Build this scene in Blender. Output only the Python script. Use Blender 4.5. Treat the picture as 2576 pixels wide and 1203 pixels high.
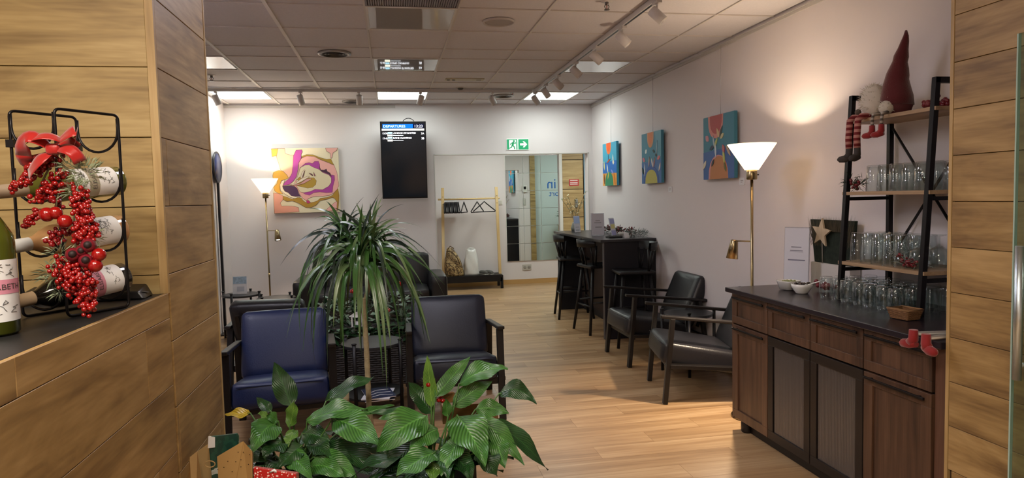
import bpy, bmesh, math, random
from mathutils import Vector, Matrix, Euler, Quaternion
random.seed(7)
PI = math.pi
SC = bpy.context.scene
COL = SC.collection
for o in list(bpy.data.objects):
    bpy.data.objects.remove(o)

# ------------------------------------------------------------------ camera
FPX, YAW, PITCH, ROLL = 1683.6, 0.177721, -0.061493, -0.024434
CAMP = Vector((0, 0, 1.5))
_f = Vector((math.sin(YAW) * math.cos(PITCH), math.cos(YAW) * math.cos(PITCH), math.sin(PITCH)))
_r0 = Vector((math.cos(YAW), -math.sin(YAW), 0))
_u0 = _r0.cross(_f)
_r = _r0 * math.cos(ROLL) + _u0 * math.sin(ROLL)
_u = -_r0 * math.sin(ROLL) + _u0 * math.cos(ROLL)
cam = bpy.data.cameras.new('camera')
cam.sensor_fit = 'HORIZONTAL'
cam.sensor_width = 36
cam.lens = 36 * FPX / 2576
cam.clip_start = 0.05
cam.clip_end = 100
co = bpy.data.objects.new('camera', cam)
COL.objects.link(co)
co.matrix_world = Matrix(((_r.x, _u.x, -_f.x, 0), (_r.y, _u.y, -_f.y, 0), (_r.z, _u.z, -_f.z, 1.5), (0, 0, 0, 1)))
SC.camera = co

def px(x, y, X=None, Y=None, Z=None):
    """measured point of the photograph at a known wall, depth or height -> world point"""
    d = _f + _r * ((x - 1288) / FPX) - _u * ((y - 601.5) / FPX)
    if X is not None: t = X / d.x
    elif Y is not None: t = Y / d.y
    else: t = (Z - 1.5) / d.z
    return CAMP + d * t

# ------------------------------------------------------------------ world, exposure, lamps
w = bpy.data.worlds.new('world')
SC.world = w
w.use_nodes = True
w.node_tree.nodes['Background'].inputs[0].default_value = (0.9, 0.93, 1.0, 1)
w.node_tree.nodes['Background'].inputs[1].default_value = 0.05
SC.view_settings.view_transform = 'Standard'
SC.view_settings.look = 'None'
SC.view_settings.gamma = 1
SC.view_settings.use_curve_mapping = False
SC.view_settings.exposure = 1.15
SC.cycles.max_bounces = 7
SC.cycles.transmission_bounces = 6
SC.cycles.transparent_max_bounces = 40
SC.cycles.caustics_reflective = False
SC.cycles.caustics_refractive = False
PANEL_LIT = 7.5        # emission of the lit ceiling panels
PANEL_HALL = 11.0  # unseen panels added in the hall
PANEL_RECEPTION = 21.0  # unseen panels assumed around and behind the camera
PANEL_FILL = 11.0  # fill panels added above the frame
LAMP_W = 17.0          # floor lamp bulbs
READ_W = 34.0          # reading heads
SPOT_W = 9.0           # track spots that are switched on

# ------------------------------------------------------------------ mesh helpers
class MB:
    def __init__(s):
        s.v = []; s.f = []; s.sm = []; s.uv = []
    def face(s, idx, sm=False, uv=None):
        s.f.append(idx); s.sm.append(sm); s.uv.append(uv)
    def add(s, vs, fs, sm=False, M=None, uvs=None):
        b = len(s.v)
        for p in vs:
            p = Vector(p)
            s.v.append(M @ p if M else p)
        for k, f in enumerate(fs):
            s.face([b + i for i in f], sm, uvs[k] if uvs else None)
        return s
    def box(s, a, b, M=None):
        (x0, y0, z0), (x1, y1, z1) = a, b
        x0, x1 = min(x0, x1), max(x0, x1); y0, y1 = min(y0, y1), max(y0, y1); z0, z1 = min(z0, z1), max(z0, z1)
        vs = [(x0, y0, z0), (x1, y0, z0), (x1, y1, z0), (x0, y1, z0), (x0, y0, z1), (x1, y0, z1), (x1, y1, z1), (x0, y1, z1)]
        return s.add(vs, [(3, 2, 1, 0), (4, 5, 6, 7), (0, 1, 5, 4), (1, 2, 6, 5), (2, 3, 7, 6), (3, 0, 4, 7)], False, M)
    def bar(s, p0, p1, w, d, up=(0, 0, 1)):
        """rectangular bar from p0 to p1, w across, d along the other side"""
        p0, p1 = Vector(p0), Vector(p1)
        t = (p1 - p0).normalized()
        u = Vector(up)
        if abs(t.dot(u)) > .95: u = Vector((0, 1, 0))
        a = t.cross(u).normalized() * (w / 2)
        b = a.cross(t).normalized() * (d / 2)
        vs = [p0 - a - b, p0 + a - b, p0 + a + b, p0 - a + b, p1 - a - b, p1 + a - b, p1 + a + b, p1 - a + b]
        return s.add(vs, [(3, 2, 1, 0), (4, 5, 6, 7), (0, 1, 5, 4), (1, 2, 6, 5), (2, 3, 7, 6), (3, 0, 4, 7)])
    def tube(s, pts, r, n=8, closed=False, cap=True):
        pts = [Vector(p) for p in pts]
        m = len(pts)
        rs = r if isinstance(r, (list, tuple)) else [r] * m
        t0 = (pts[1] - pts[0]).normalized()
        ref = Vector((0, 0, 1)) if abs(t0.z) < .9 else Vector((1, 0, 0))
        a = t0.cross(ref).normalized()
        b0 = len(s.v)
        for i, p in enumerate(pts):
            if closed: t = (pts[(i + 1) % m] - pts[i - 1]).normalized()
            elif i == 0: t = t0
            elif i == m - 1: t = (pts[i] - pts[i - 1]).normalized()
            else: t = ((pts[i + 1] - pts[i]).normalized() + (pts[i] - pts[i - 1]).normalized()).normalized()
            a = (a - t * a.dot(t)).normalized()
            b = t.cross(a)
            for k in range(n):
                q = 2 * PI * k / n
                s.v.append(p + (a * math.cos(q) + b * math.sin(q)) * rs[i])
        for i in range(m if closed else m - 1):
            j = (i + 1) % m
            for k in range(n):
                l = (k + 1) % n
                s.face([b0 + i * n + k, b0 + i * n + l, b0 + j * n + l, b0 + j * n + k], True)
        if cap and not closed:
            s.face([b0 + k for k in range(n)][::-1]); s.face([b0 + (m - 1) * n + k for k in range(n)])
        return s
    def cyl(s, p0, p1, r0, r1=None, n=16):
        return s.tube([p0, p1], [r0, r0 if r1 is None else r1], n)
    def lathe(s, prof, n=24, M=None, sm=True, a0=0, a1=2 * PI):
        b0 = len(s.v)
        full = abs(a1 - a0 - 2 * PI) < 1e-6
        c = n if full else n + 1
        for (r, z) in prof:
            for k in range(c):
                q = a0 + (a1 - a0) * k / n
                p = Vector((r * math.cos(q), r * math.sin(q), z))
                s.v.append(M @ p if M else p)
        for i in range(len(prof) - 1):
            for k in range(n):
                l = (k + 1) % c
                s.face([b0 + i * c + k, b0 + i * c + l, b0 + (i + 1) * c + l, b0 + (i + 1) * c + k], sm)
        return s
    def sphere(s, c, r, n=10, m=6, sc=(1, 1, 1)):
        c = Vector(c); b0 = len(s.v)
        s.v.append(c + Vector((0, 0, -r * sc[2])))
        for i in range(1, m):
            q = -PI / 2 + PI * i / m
            for k in range(n):
                a = 2 * PI * k / n
                s.v.append(c + Vector((r * math.cos(q) * math.cos(a) * sc[0], r * math.cos(q) * math.sin(a) * sc[1], r * math.sin(q) * sc[2])))
        s.v.append(c + Vector((0, 0, r * sc[2])))
        top = len(s.v) - 1
        for k in range(n):
            l = (k + 1) % n
            s.face([b0, b0 + 1 + l, b0 + 1 + k], True)
            for i in range(m - 2):
                s.face([b0 + 1 + i * n + k, b0 + 1 + i * n + l, b0 + 1 + (i + 1) * n + l, b0 + 1 + (i + 1) * n + k], True)
            s.face([top, b0 + 1 + (m - 2) * n + k, b0 + 1 + (m - 2) * n + l], True)
        return s
    def prism(s, pts, z0, z1, M=None):
        n = len(pts)
        vs = [(p[0], p[1], z0) for p in pts] + [(p[0], p[1], z1) for p in pts]
        fs = [tuple(range(n))[::-1], tuple(range(n, 2 * n))] + [(i, (i + 1) % n, n + (i + 1) % n, n + i) for i in range(n)]
        return s.add(vs, fs, False, M)
    def grid(s, P, sm=True, uv=True):
        """P[i][j] points"""
        b0 = len(s.v); n = len(P); m = len(P[0])
        for row in P:
            for p in row: s.v.append(Vector(p))
        for i in range(n - 1):
            for j in range(m - 1):
                u = [(i / (n - 1), j / (m - 1)), ((i + 1) / (n - 1), j / (m - 1)), ((i + 1) / (n - 1), (j + 1) / (m - 1)), (i / (n - 1), (j + 1) / (m - 1))] if uv else None
                s.face([b0 + i * m + j, b0 + (i + 1) * m + j, b0 + (i + 1) * m + j + 1, b0 + i * m + j + 1], sm, u)
        return s
    def cushion(s, half, r, M=None, n=8, bulge=(0, 0, 0)):
        """rounded, slightly swollen block"""
        hx, hy, hz = half
        ax = [(0, 1, 2), (1, 2, 0), (2, 0, 1)]
        for k in range(3):
            i0, i1, i2 = ax[k]
            for sg in (-1, 1):
                P = []
                for i in range(n + 1):
                    row = []
                    for j in range(n + 1):
                        u = -1 + 2 * i / n; v = -1 + 2 * j / n
                        u = math.sin(u * PI / 2) * .45 + u * .55; v = math.sin(v * PI / 2) * .45 + v * .55
                        p = [0, 0, 0]; p[i0] = u; p[i1] = v; p[i2] = sg
                        q = [p[0] * hx, p[1] * hy, p[2] * hz]
                        c = [max(-h + r, min(h - r, t)) for t, h in zip(q, half)]
                        d = Vector([a - b for a, b in zip(q, c)])
                        if d.length > 1e-9: d = d.normalized() * r
                        w_ = [c[t] + d[t] for t in range(3)]
                        w_[i2] += sg * bulge[i2] * (1 - u * u) * (1 - v * v)
                        row.append(w_)
                    P.append(row)
                if sg < 0: P = P[::-1]
                if M: P = [[M @ Vector(p) for p in row] for row in P]
                s.grid(P, True, False)
        return s
    def mesh(s, name):
        me = bpy.data.meshes.new(name)
        me.from_pydata([tuple(v) for v in s.v], [], s.f)
        me.polygons.foreach_set('use_smooth', s.sm)
        if any(u is not None for u in s.uv):
            ul = me.uv_layers.new(name='uv')
            for p, u in zip(me.polygons, s.uv):
                if u:
                    for li, c in zip(p.loop_indices, u): ul.data[li].uv = c
        me.update()
        return me

def link(o, parent=None):
    COL.objects.link(o)
    if parent: o.parent = parent
    return o

def obj(name, mb, m, parent=None, loc=(0, 0, 0), rot=(0, 0, 0), bevel=0, seg=2):
    me = mb.mesh(name) if isinstance(mb, MB) else mb
    if m and not me.materials: me.materials.append(m)
    o = bpy.data.objects.new(name, me)
    o.location = loc; o.rotation_euler = rot
    link(o, parent)
    if bevel:
        b = o.modifiers.new('bevel', 'BEVEL'); b.width = bevel; b.segments = seg; b.limit_method = 'ANGLE'
    return o

def tag(o, label, cat, group=None):
    o['label'] = label; o['category'] = cat
    if group: o['group'] = group
    return o

def thing(name, label, cat, loc=(0, 0, 0), rz=0, group=None):
    o = bpy.data.objects.new(name, None)
    o.empty_display_size = .1
    o.location = loc; o.rotation_euler = (0, 0, rz)
    link(o)
    return tag(o, label, cat, group)

def stuff(o):
    o['kind'] = 'stuff'; return o

def struct(name, mb, m, parent=None, **k):
    o = obj(name, mb, m, parent, **k)
    if not parent: o['kind'] = 'structure'
    return o

def dup(root, loc, rz=None, label=None, group=None):
    r = root.copy(); COL.objects.link(r); r.location = loc
    if rz is not None: r.rotation_euler = (0, 0, rz)
    if label: r['label'] = label
    if group: r['group'] = group
    for ch in list(root.children):
        c = ch.copy(); COL.objects.link(c); c.parent = r
        for g in list(ch.children):
            d = g.copy(); COL.objects.link(d); d.parent = c
    return r

def bx(a, b): return MB().box(a, b)

def text_mesh(body, size, align='LEFT', extrude=0.0006):
    cu = bpy.data.curves.new('text', 'FONT')
    cu.body = body; cu.size = size; cu.align_x = align; cu.extrude = extrude; cu.resolution_u = 3
    t = bpy.data.objects.new('text', cu); COL.objects.link(t)
    me = bpy.data.meshes.new_from_object(t.evaluated_get(bpy.context.evaluated_depsgraph_get()))
    bpy.data.objects.remove(t); bpy.data.curves.remove(cu)
    return me

# ------------------------------------------------------------------ materials
def lin(h):
    h = h.lstrip('#')
    c = [int(h[i:i + 2], 16) / 255 for i in (0, 2, 4)]
    return tuple((x / 12.92 if x <= .04045 else ((x + .055) / 1.055) ** 2.4) for x in c) + (1,)

_mats = {}
def nodes(name):
    m = bpy.data.materials.new(name); m.use_nodes = True
    nt = m.node_tree
    return m, nt, nt.nodes['Principled BSDF']

def pm(name, h, rough=.5, metal=0, spec=.5, coat=0, emit=None, es=0, vary=0, vscale=8, bump=0, bscale=60, trans=0, ior=1.45, alpha=1, sheen=0):
    if name in _mats: return _mats[name]
    m, nt, b = nodes(name)
    c = lin(h)
    b.inputs['Base Color'].default_value = c
    b.inputs['Roughness'].default_value = rough
    b.inputs['Metallic'].default_value = metal
    b.inputs['Specular IOR Level'].default_value = spec
    b.inputs['Coat Weight'].default_value = coat
    b.inputs['Transmission Weight'].default_value = trans
    b.inputs['IOR'].default_value = ior
    b.inputs['Alpha'].default_value = alpha
    b.inputs['Sheen Weight'].default_value = sheen
    if emit:
        b.inputs['Emission Color'].default_value = lin(emit); b.inputs['Emission Strength'].default_value = es; m.cycles.emission_sampling = 'NONE'
    if vary or bump:
        tc = nt.nodes.new('ShaderNodeTexCoord')
    if vary:
        n = nt.nodes.new('ShaderNodeTexNoise'); n.inputs['Scale'].default_value = vscale; n.inputs['Detail'].default_value = 5
        nt.links.new(tc.outputs['Object'], n.inputs['Vector'])
        hs = nt.nodes.new('ShaderNodeHueSaturation'); hs.inputs['Color'].default_value = c
        mr = nt.nodes.new('ShaderNodeMapRange'); mr.inputs[1].default_value = .3; mr.inputs[2].default_value = .7
        mr.inputs[3].default_value = 1 - vary; mr.inputs[4].default_value = 1 + vary
        nt.links.new(n.outputs[0], mr.inputs[0]); nt.links.new(mr.outputs[0], hs.inputs['Value'])
        nt.links.new(hs.outputs[0], b.inputs['Base Color'])
    if bump:
        n2 = nt.nodes.new('ShaderNodeTexNoise'); n2.inputs['Scale'].default_value = bscale; n2.inputs['Detail'].default_value = 4
        nt.links.new(tc.outputs['Object'], n2.inputs['Vector'])
        bp = nt.nodes.new('ShaderNodeBump'); bp.inputs['Strength'].default_value = bump; bp.inputs['Distance'].default_value = .01
        nt.links.new(n2.outputs[0], bp.inputs['Height']); nt.links.new(bp.outputs[0], b.inputs['Normal'])
    _mats[name] = m
    return m

def wood(name, dark, mid, light, along='X', rough=.45, fine=26, coarse=5, stretch=.09, rand=.10, bump=0):
    if name in _mats: return _mats[name]
    m, nt, b = nodes(name)
    N, L = nt.nodes.new, nt.links.new
    tc = N('ShaderNodeTexCoord'); oi = N('ShaderNodeObjectInfo')
    cm = N('ShaderNodeCombineXYZ')
    for k, fac in enumerate((37.0, 91.0, 53.0)):
        mu = N('ShaderNodeMath'); mu.operation = 'MULTIPLY'; mu.inputs[1].default_value = fac
        L(oi.outputs['Random'], mu.inputs[0]); L(mu.outputs[0], cm.inputs[k])
    ad = N('ShaderNodeVectorMath'); ad.operation = 'ADD'
    L(tc.outputs['Object'], ad.inputs[0]); L(cm.outputs[0], ad.inputs[1])
    def layer(scale, st, det, dist):
        mp = N('ShaderNodeMapping')
        sc = [scale] * 3; sc['XYZ'.index(along)] = scale * st
        mp.inputs['Scale'].default_value = sc
        L(ad.outputs[0], mp.inputs['Vector'])
        n = N('ShaderNodeTexNoise'); n.inputs['Scale'].default_value = 1; n.inputs['Detail'].default_value = det; n.inputs['Distortion'].default_value = dist
        n.inputs['Roughness'].default_value = .62
        L(mp.outputs[0], n.inputs['Vector'])
        return n
    a = layer(coarse, stretch * 1.5, 4, 1.3); f = layer(fine, stretch, 3, .3); f2 = layer(fine * 4, stretch * .45, 1, 0)
    mx = N('ShaderNodeMath'); mx.operation = 'MULTIPLY_ADD'; mx.inputs[1].default_value = .55
    L(a.outputs[0], mx.inputs[0])
    m2 = N('ShaderNodeMath'); m2.operation = 'MULTIPLY'; m2.inputs[1].default_value = .3; L(f.outputs[0], m2.inputs[0])
    m3 = N('ShaderNodeMath'); m3.operation = 'MULTIPLY_ADD'; m3.inputs[1].default_value = .15; L(f2.outputs[0], m3.inputs[0]); L(m2.outputs[0], m3.inputs[2])
    L(m3.outputs[0], mx.inputs[2])
    cr = N('ShaderNodeValToRGB')
    cr.color_ramp.elements[0].position = .37; cr.color_ramp.elements[0].color = lin(dark)
    cr.color_ramp.elements[1].position = .63; cr.color_ramp.elements[1].color = lin(light)
    e = cr.color_ramp.elements.new(.5); e.color = lin(mid)
    L(mx.outputs[0], cr.inputs[0])
    hs = N('ShaderNodeHueSaturation'); L(cr.outputs[0], hs.inputs['Color'])
    mr = N('ShaderNodeMapRange'); mr.inputs[3].default_value = 1 - rand; mr.inputs[4].default_value = 1 + rand
    L(oi.outputs['Random'], mr.inputs[0]); L(mr.outputs[0], hs.inputs['Value'])
    L(hs.outputs[0], b.inputs['Base Color'])
    b.inputs['Roughness'].default_value = rough
    if bump:
        bp = N('ShaderNodeBump'); bp.inputs['Strength'].default_value = bump; bp.inputs['Distance'].default_value = .004
        L(mx.outputs[0], bp.inputs['Height']); L(bp.outputs[0], b.inputs['Normal'])
    _mats[name] = m
    return m

def leafmat(name, dark, light, veins=13, rough=.33, lift=.13):
    """leaf: side veins run out from the midrib (uv: u along, v across)"""
    if name in _mats: return _mats[name]
    m, nt, b = nodes(name)
    N, L = nt.nodes.new, nt.links.new
    uv = N('ShaderNodeUVMap'); sp = N('ShaderNodeSeparateXYZ'); L(uv.outputs[0], sp.inputs[0])
    ab = N('ShaderNodeMath'); ab.operation = 'SUBTRACT'; ab.inputs[1].default_value = .5; L(sp.outputs[1], ab.inputs[0])
    a2 = N('ShaderNodeMath'); a2.operation = 'ABSOLUTE'; L(ab.outputs[0], a2.inputs[0])
    s1 = N('ShaderNodeMath'); s1.operation = 'MULTIPLY_ADD'; s1.inputs[1].default_value = -.75; L(a2.outputs[0], s1.inputs[0]); L(sp.outputs[0], s1.inputs[2])
    s2 = N('ShaderNodeMath'); s2.operation = 'MULTIPLY'; s2.inputs[1].default_value = veins * 2 * PI; L(s1.outputs[0], s2.inputs[0])
    s3 = N('ShaderNodeMath'); s3.operation = 'SINE'; L(s2.outputs[0], s3.inputs[0])
    tc = N('ShaderNodeTexCoord'); n = N('ShaderNodeTexNoise'); n.inputs['Scale'].default_value = 14; L(tc.outputs['Object'], n.inputs['Vector'])
    mr = N('ShaderNodeMapRange'); mr.inputs[1].default_value = -1; mr.inputs[2].default_value = 1; mr.inputs[3].default_value = .5 - lift; mr.inputs[4].default_value = .5 + lift
    L(s3.outputs[0], mr.inputs[0])
    md = N('ShaderNodeMath'); md.operation = 'LESS_THAN'; md.inputs[1].default_value = .025; L(a2.outputs[0], md.inputs[0])
    sm = N('ShaderNodeMath'); sm.operation = 'ADD'; L(mr.outputs[0], sm.inputs[0])
    m4 = N('ShaderNodeMath'); m4.operation = 'MULTIPLY_ADD'; m4.inputs[1].default_value = .35; L(md.outputs[0], m4.inputs[0]); 
    n5 = N('ShaderNodeMath'); n5.operation = 'MULTIPLY_ADD'; n5.inputs[1].default_value = .7; n5.inputs[2].default_value = -.35; L(n.outputs[0], n5.inputs[0]); L(n5.outputs[0], m4.inputs[2])
    L(m4.outputs[0], sm.inputs[1])
    cr = N('ShaderNodeValToRGB'); cr.color_ramp.elements[0].color = lin(dark); cr.color_ramp.elements[1].color = lin(light)
    cr.color_ramp.elements[0].position = .25; cr.color_ramp.elements[1].position = .95
    L(sm.outputs[0], cr.inputs[0]); L(cr.outputs[0], b.inputs['Base Color'])
    bp = N('ShaderNodeBump'); bp.inputs['Strength'].default_value = .35; bp.inputs['Distance'].default_value = .003
    L(s3.outputs[0], bp.inputs['Height']); L(bp.outputs[0], b.inputs['Normal'])
    b.inputs['Roughness'].default_value = rough
    b.inputs['Subsurface Weight'].default_value = 0
    _mats[name] = m
    return m

def emitmat(name, h, s):
    if name in _mats: return _mats[name]
    m = bpy.data.materials.new(name); m.use_nodes = True; nt = m.node_tree
    nt.nodes.remove(nt.nodes['Principled BSDF'])
    e = nt.nodes.new('ShaderNodeEmission'); e.inputs[0].default_value = lin(h); e.inputs[1].default_value = s
    nt.links.new(e.outputs[0], nt.nodes['Material Output'].inputs[0])
    if not name.startswith('panel'): m.cycles.emission_sampling = 'NONE'
    _mats[name] = m
    return m

def thin_glass(name, tint, ior=1.45, rough=.02):
    if name in _mats: return _mats[name]
    m = bpy.data.materials.new(name); m.use_nodes = True; nt = m.node_tree
    nt.nodes.remove(nt.nodes['Principled BSDF'])
    tr = nt.nodes.new('ShaderNodeBsdfTransparent'); tr.inputs[0].default_value = lin(tint)
    gl = nt.nodes.new('ShaderNodeBsdfGlossy'); gl.inputs['Roughness'].default_value = rough
    lw = nt.nodes.new('ShaderNodeLayerWeight'); lw.inputs['Blend'].default_value = .5
    pw_ = nt.nodes.new('ShaderNodeMath'); pw_.operation = 'POWER'; pw_.inputs[1].default_value = 2.7; nt.links.new(lw.outputs['Facing'], pw_.inputs[0])
    fr = nt.nodes.new('ShaderNodeMath'); fr.operation = 'MULTIPLY_ADD'; fr.inputs[1].default_value = .95; fr.inputs[2].default_value = ((ior - 1) / (ior + 1)) ** 2; nt.links.new(pw_.outputs[0], fr.inputs[0])
    mx = nt.nodes.new('ShaderNodeMixShader')
    nt.links.new(fr.outputs[0], mx.inputs[0]); nt.links.new(tr.outputs[0], mx.inputs[1]); nt.links.new(gl.outputs[0], mx.inputs[2])
    nt.links.new(mx.outputs[0], nt.nodes['Material Output'].inputs[0])
    _mats[name] = m
    return m

WALL = pm('wall_paint', '#d9d2d2', .75)
WHITE = pm('white_paint', '#dedbd6', .55)
TILE = pm('ceiling_tile', '#d2ced1', .85, vary=.035, vscale=90)
TBAR = pm('ceiling_bar', '#cfc9c4', .5)
FLOORW = wood('floor_plank_wood', '#8d6c4a', '#ab8962', '#c4a57e', 'X', rough=.34, fine=30, coarse=4, stretch=.05, rand=.06)
CLADX = wood('cladding_wood_x', '#82693f', '#a68c5a', '#bca472', 'X', rough=.5, fine=22, coarse=7, stretch=.13, rand=.05)
CLADY = wood('cladding_wood_y', '#775b36', '#9b7c4d', '#b29362', 'Y', rough=.5, fine=22, coarse=7, stretch=.13, rand=.05)
TRIMW = wood('trim_wood', '#957a4e', '#ae905f', '#c0a473', 'Z', rough=.5, fine=30, coarse=5, rand=.02)
GROOVE = pm('groove_dark', '#3a2a1a', .9)
BLACK = pm('black_wood', '#141214', .42, spec=.4)
BLACKM = pm('black_metal', '#161315', .38, metal=.4)
LEATHER = pm('black_leather', '#17161a', .38, spec=.6, bump=.12, bscale=120)
NAVY = pm('navy_leather', '#0f1e45', .42, spec=.55, bump=.1, bscale=120)
SLATE = pm('dark_slate_leather', '#111625', .42, spec=.55, bump=.1, bscale=120)
BRASS = pm('brass', '#a0906e', .28, metal=1)
GLASS = thin_glass('clear_glass', '#f7fafa', 1.55)
CHROME = pm('brushed_steel', '#cfdde6', .34, metal=1)
PAPER = pm('white_paper', '#e2e2e4', .6)
ACRYL = thin_glass('clear_acrylic', '#eef1f5', 1.4)
RED = pm('berry_red', '#8f0d0b', .22, coat=.6)
RIBBON = pm('red_ribbon', '#a3120c', .33, sheen=.4)
# ------------------------------------------------------------------ the room
CEIL = 2.738
XL, XR, YB, YH = -1.98, 2.72, 8.81, 11.4
# floor: base slab plus single planks (0.1785 x 1.155, each row shifted by a third)
floor = struct('floor', bx((-3.3, -3.2, -.06), (4.8, 12.2, -.004)), GROOVE)
_pl = {}
def plank(x0, x1, y0, y1):
    k = (round(x1 - x0, 3), round(y1 - y0, 3))
    if k not in _pl:
        h, d = (x1 - x0) / 2 - .0006, (y1 - y0) / 2 - .0006
        _pl[k] = MB().box((-h, -d, -.004), (h, d, 0)).mesh('plank'); _pl[k].materials.append(FLOORW)
    obj('plank', _pl[k], None, floor, ((x0 + x1) / 2, (y0 + y1) / 2, 0))
PW, PL_ = .1785, 1.155
i = -6
while True:
    y0 = 3.59 + PW * i; y1 = y0 + PW
    if y0 > YH: break
    y1 = min(y1, YH)
    xa, xb = (XL, XR) if y0 < YB else (.05, 4.6)
    x = 1.14 + .385 * (i % 3)
    while x > xa: x -= PL_
    while x < xb:
        a, b = max(x, xa), min(x + PL_, xb)
        if b - a > .01: plank(a, b, y0, y1)
        x += PL_
    i += 1
# reception floor in front of the opening: same boards, out of the photograph
struct('floor_reception', bx((-3.2, -3.1, -.004), (3.2, 3.59 - PW * 6, 0)), FLOORW)

struct('wall_right', bx((XR, 2.2, 0), (XR + .12, YB, CEIL + .2)), WALL)
struct('wall_left', bx((XL - .12, 2.65, 0), (XL, YB + .15, CEIL + .2)), WALL)
struct('wall_back', MB().box((XL, YB, 0), (.584, YB + .15, CEIL + .2)).box((.584, YB, 2.082), (2.654, YB + .15, CEIL + .2)).box((2.654, YB, 0), (XR + .12, YB + .15, CEIL + .2)), WALL)
# hall behind the opening
struct('wall_hall_back', bx((-.05, YH, 0), (2.94, YH + .1, 2.7)), WALL)
struct('wall_hall_left', bx((-.07, YB + .15, 0), (.05, YH, 2.7)), WALL)
struct('wall_hall_right', bx((4.6, YB, 0), (4.7, YH + .1, 2.7)), WALL)
struct('wall_hall_front', bx((XR + .12, YB + .05, 0), (2.89, YB + .15, 2.7)), WALL)
struct('ceiling_hall', bx((-.05, YB + .15, 2.6), (4.7, YH + .1, 2.7)), WHITE)
struct('baseboard_hall', bx((.05, YH - .012, 0), (2.9, YH, .08)), pm('baseboard_wood', '#b8915c', .5))
# reception behind the photographer
struct('wall_reception_back', bx((-3.3, -3.2, 0), (3.3, -3.1, CEIL)), WALL)
struct('wall_reception_left', bx((-3.3, -3.1, 0), (-3.2, 2.1, CEIL)), WALL)
struct('wall_reception_right', bx((3.2, -3.1, 0), (3.3, 1.2, CEIL)), WALL)
struct('ceiling_reception', bx((-3.3, -3.2, CEIL), (3.3, 2.65, CEIL + .1)), pm('reception_ceiling', '#c9c3bd', .8))

# ceiling of the lounge: slab, grid bars, single tiles
ceil = struct('ceiling', bx((XL - .1, 2.65, CEIL + .03), (XR + .1, YB + .1, CEIL + .1)), pm('plenum', '#6a6562', .9))
CX = [XL] + [-.1216 + .6 * k for k in range(-3, 5)] + [XR]
CY = [2.65, 3.216, 3.816, 4.416, 5.016, 5.616, 5.997, 6.597, 7.197, 7.797, 8.397, YB]
for k, x in enumerate(CX[1:-1]):
    h_ = .012 if k < 3 else .007
    obj('ceiling_bar', bx((x - h_, 2.65, CEIL - .004), (x + h_, YB, CEIL + .02)), pm('ceiling_bar_white', '#e2deda', .5) if k < 3 else TBAR, ceil)
for y in CY[1:-1]:
    obj('ceiling_bar', bx((XL, y - .006, CEIL - .003), (XR, y + .006, CEIL + .02)), TBAR, ceil)
LIT = {(2, 9): 1, (4, 9): 1, (7, 9): 1}
_ci = {}
for ix in range(len(CX) - 1):
    for iy in range(len(CY) - 1):
        _ci[(ix, iy)] = (CX[ix], CX[ix + 1], CY[iy], CY[iy + 1])
def col_of(x): return max(k for k in range(len(CX) - 1) if CX[k] <= x + 1e-6)
def row_of(y): return max(k for k in range(len(CY) - 1) if CY[k] <= y + 1e-6)
lit_cells = [(col_of(x), row_of(8.0)) for x in (-1.6, .1, 2.0)]
off_cells = [(col_of(x), row_of(6.2)) for x in (-1.6, .1, 2.0)] + [(col_of(.1), row_of(4.7))]
fill_cells = [(col_of(x), row_of(3.4)) for x in (-1.6, .1)]  # unseen lit panels added to brighten the lounge from the front
grille_cells = [(col_of(.1), row_of(4.0))]
_tl = {}
for (c, r), (x0, x1, y0, y1) in _ci.items():
    if (c, r) in lit_cells + off_cells + grille_cells + fill_cells: continue
    k = (round(x1 - x0, 2), round(y1 - y0, 2))
    if min(k) < .05: continue
    if k not in _tl:
        _tl[k] = MB().box((-k[0] / 2 + .008, -k[1] / 2 + .008, .004), (k[0] / 2 - .008, k[1] / 2 - .008, .02)).mesh('tile'); _tl[k].materials.append(TILE)
    obj('tile', _tl[k], None, ceil, ((x0 + x1) / 2, (y0 + y1) / 2, CEIL))

# picture rails under the ceiling
struct('trim_1', MB().box((XR - .012, 2.3, CEIL - .05), (XR, YB, CEIL - .018)).box((XR - .02, 2.3, CEIL - .03), (XR, YB, CEIL - .022)), pm('rail_alu', '#b9b4b0', .4))
struct('trim_2', MB().box((XL, YB - .012, CEIL - .05), (.1, YB, CEIL - .018)).box((XL, YB - .02, CEIL - .03), (.1, YB, CEIL - .022)), pm('rail_alu', '#b9b4b0', .4))
# thin metal edge of the opening to the hall
struct('trim_3', MB().box((.572, YB - .006, 0), (.584, YB, 2.09)).box((2.654, YB - .006, 0), (2.666, YB, 2.09)).box((.572, YB - .006, 2.078), (2.666, YB, 2.09)), pm('edge_alu', '#c9c6c1', .4))

# clad pier on the left with the reception wall on its near face
LX, LY0, LY1 = -.65, 2.1, 2.652
pier = struct('wall_pier_left', bx((-3.2, LY0 + .012, 0), (LX - .012, LY1, CEIL)), GROOVE)
def clad(parent, axis, c, a0, a1, zs, L_, m, side):
    """boards with recessed joints on the face axis = c; side = outward sign"""
    rowi = 0
    for z0, z1 in zip(zs[:-1], zs[1:]):
        off = (rowi * .47) % L_
        s = a0 - off
        while s < a1:
            p, q = max(s, a0), min(s + L_, a1)
            if q - p > .02:
                hl, hz = (q - p) / 2 - .0008, (z1 - z0) / 2 - .0011
                mid = ((p + q) / 2, (z0 + z1) / 2)
                if axis == 'Y': mb = MB().box((-hl, -.006, -hz), (hl, .006, hz)); loc = (mid[0], c - side * .006, mid[1])
                else: mb = MB().box((-.006, -hl, -hz), (.006, hl, hz)); loc = (c - side * .006, mid[0], mid[1])
                obj('board', mb, m, parent, loc, bevel=.0012, seg=1)
            s += L_
        rowi += 1
zs = [0, .1] + [.1 + .2 * k for k in range(1, 14)] + [CEIL]
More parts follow.
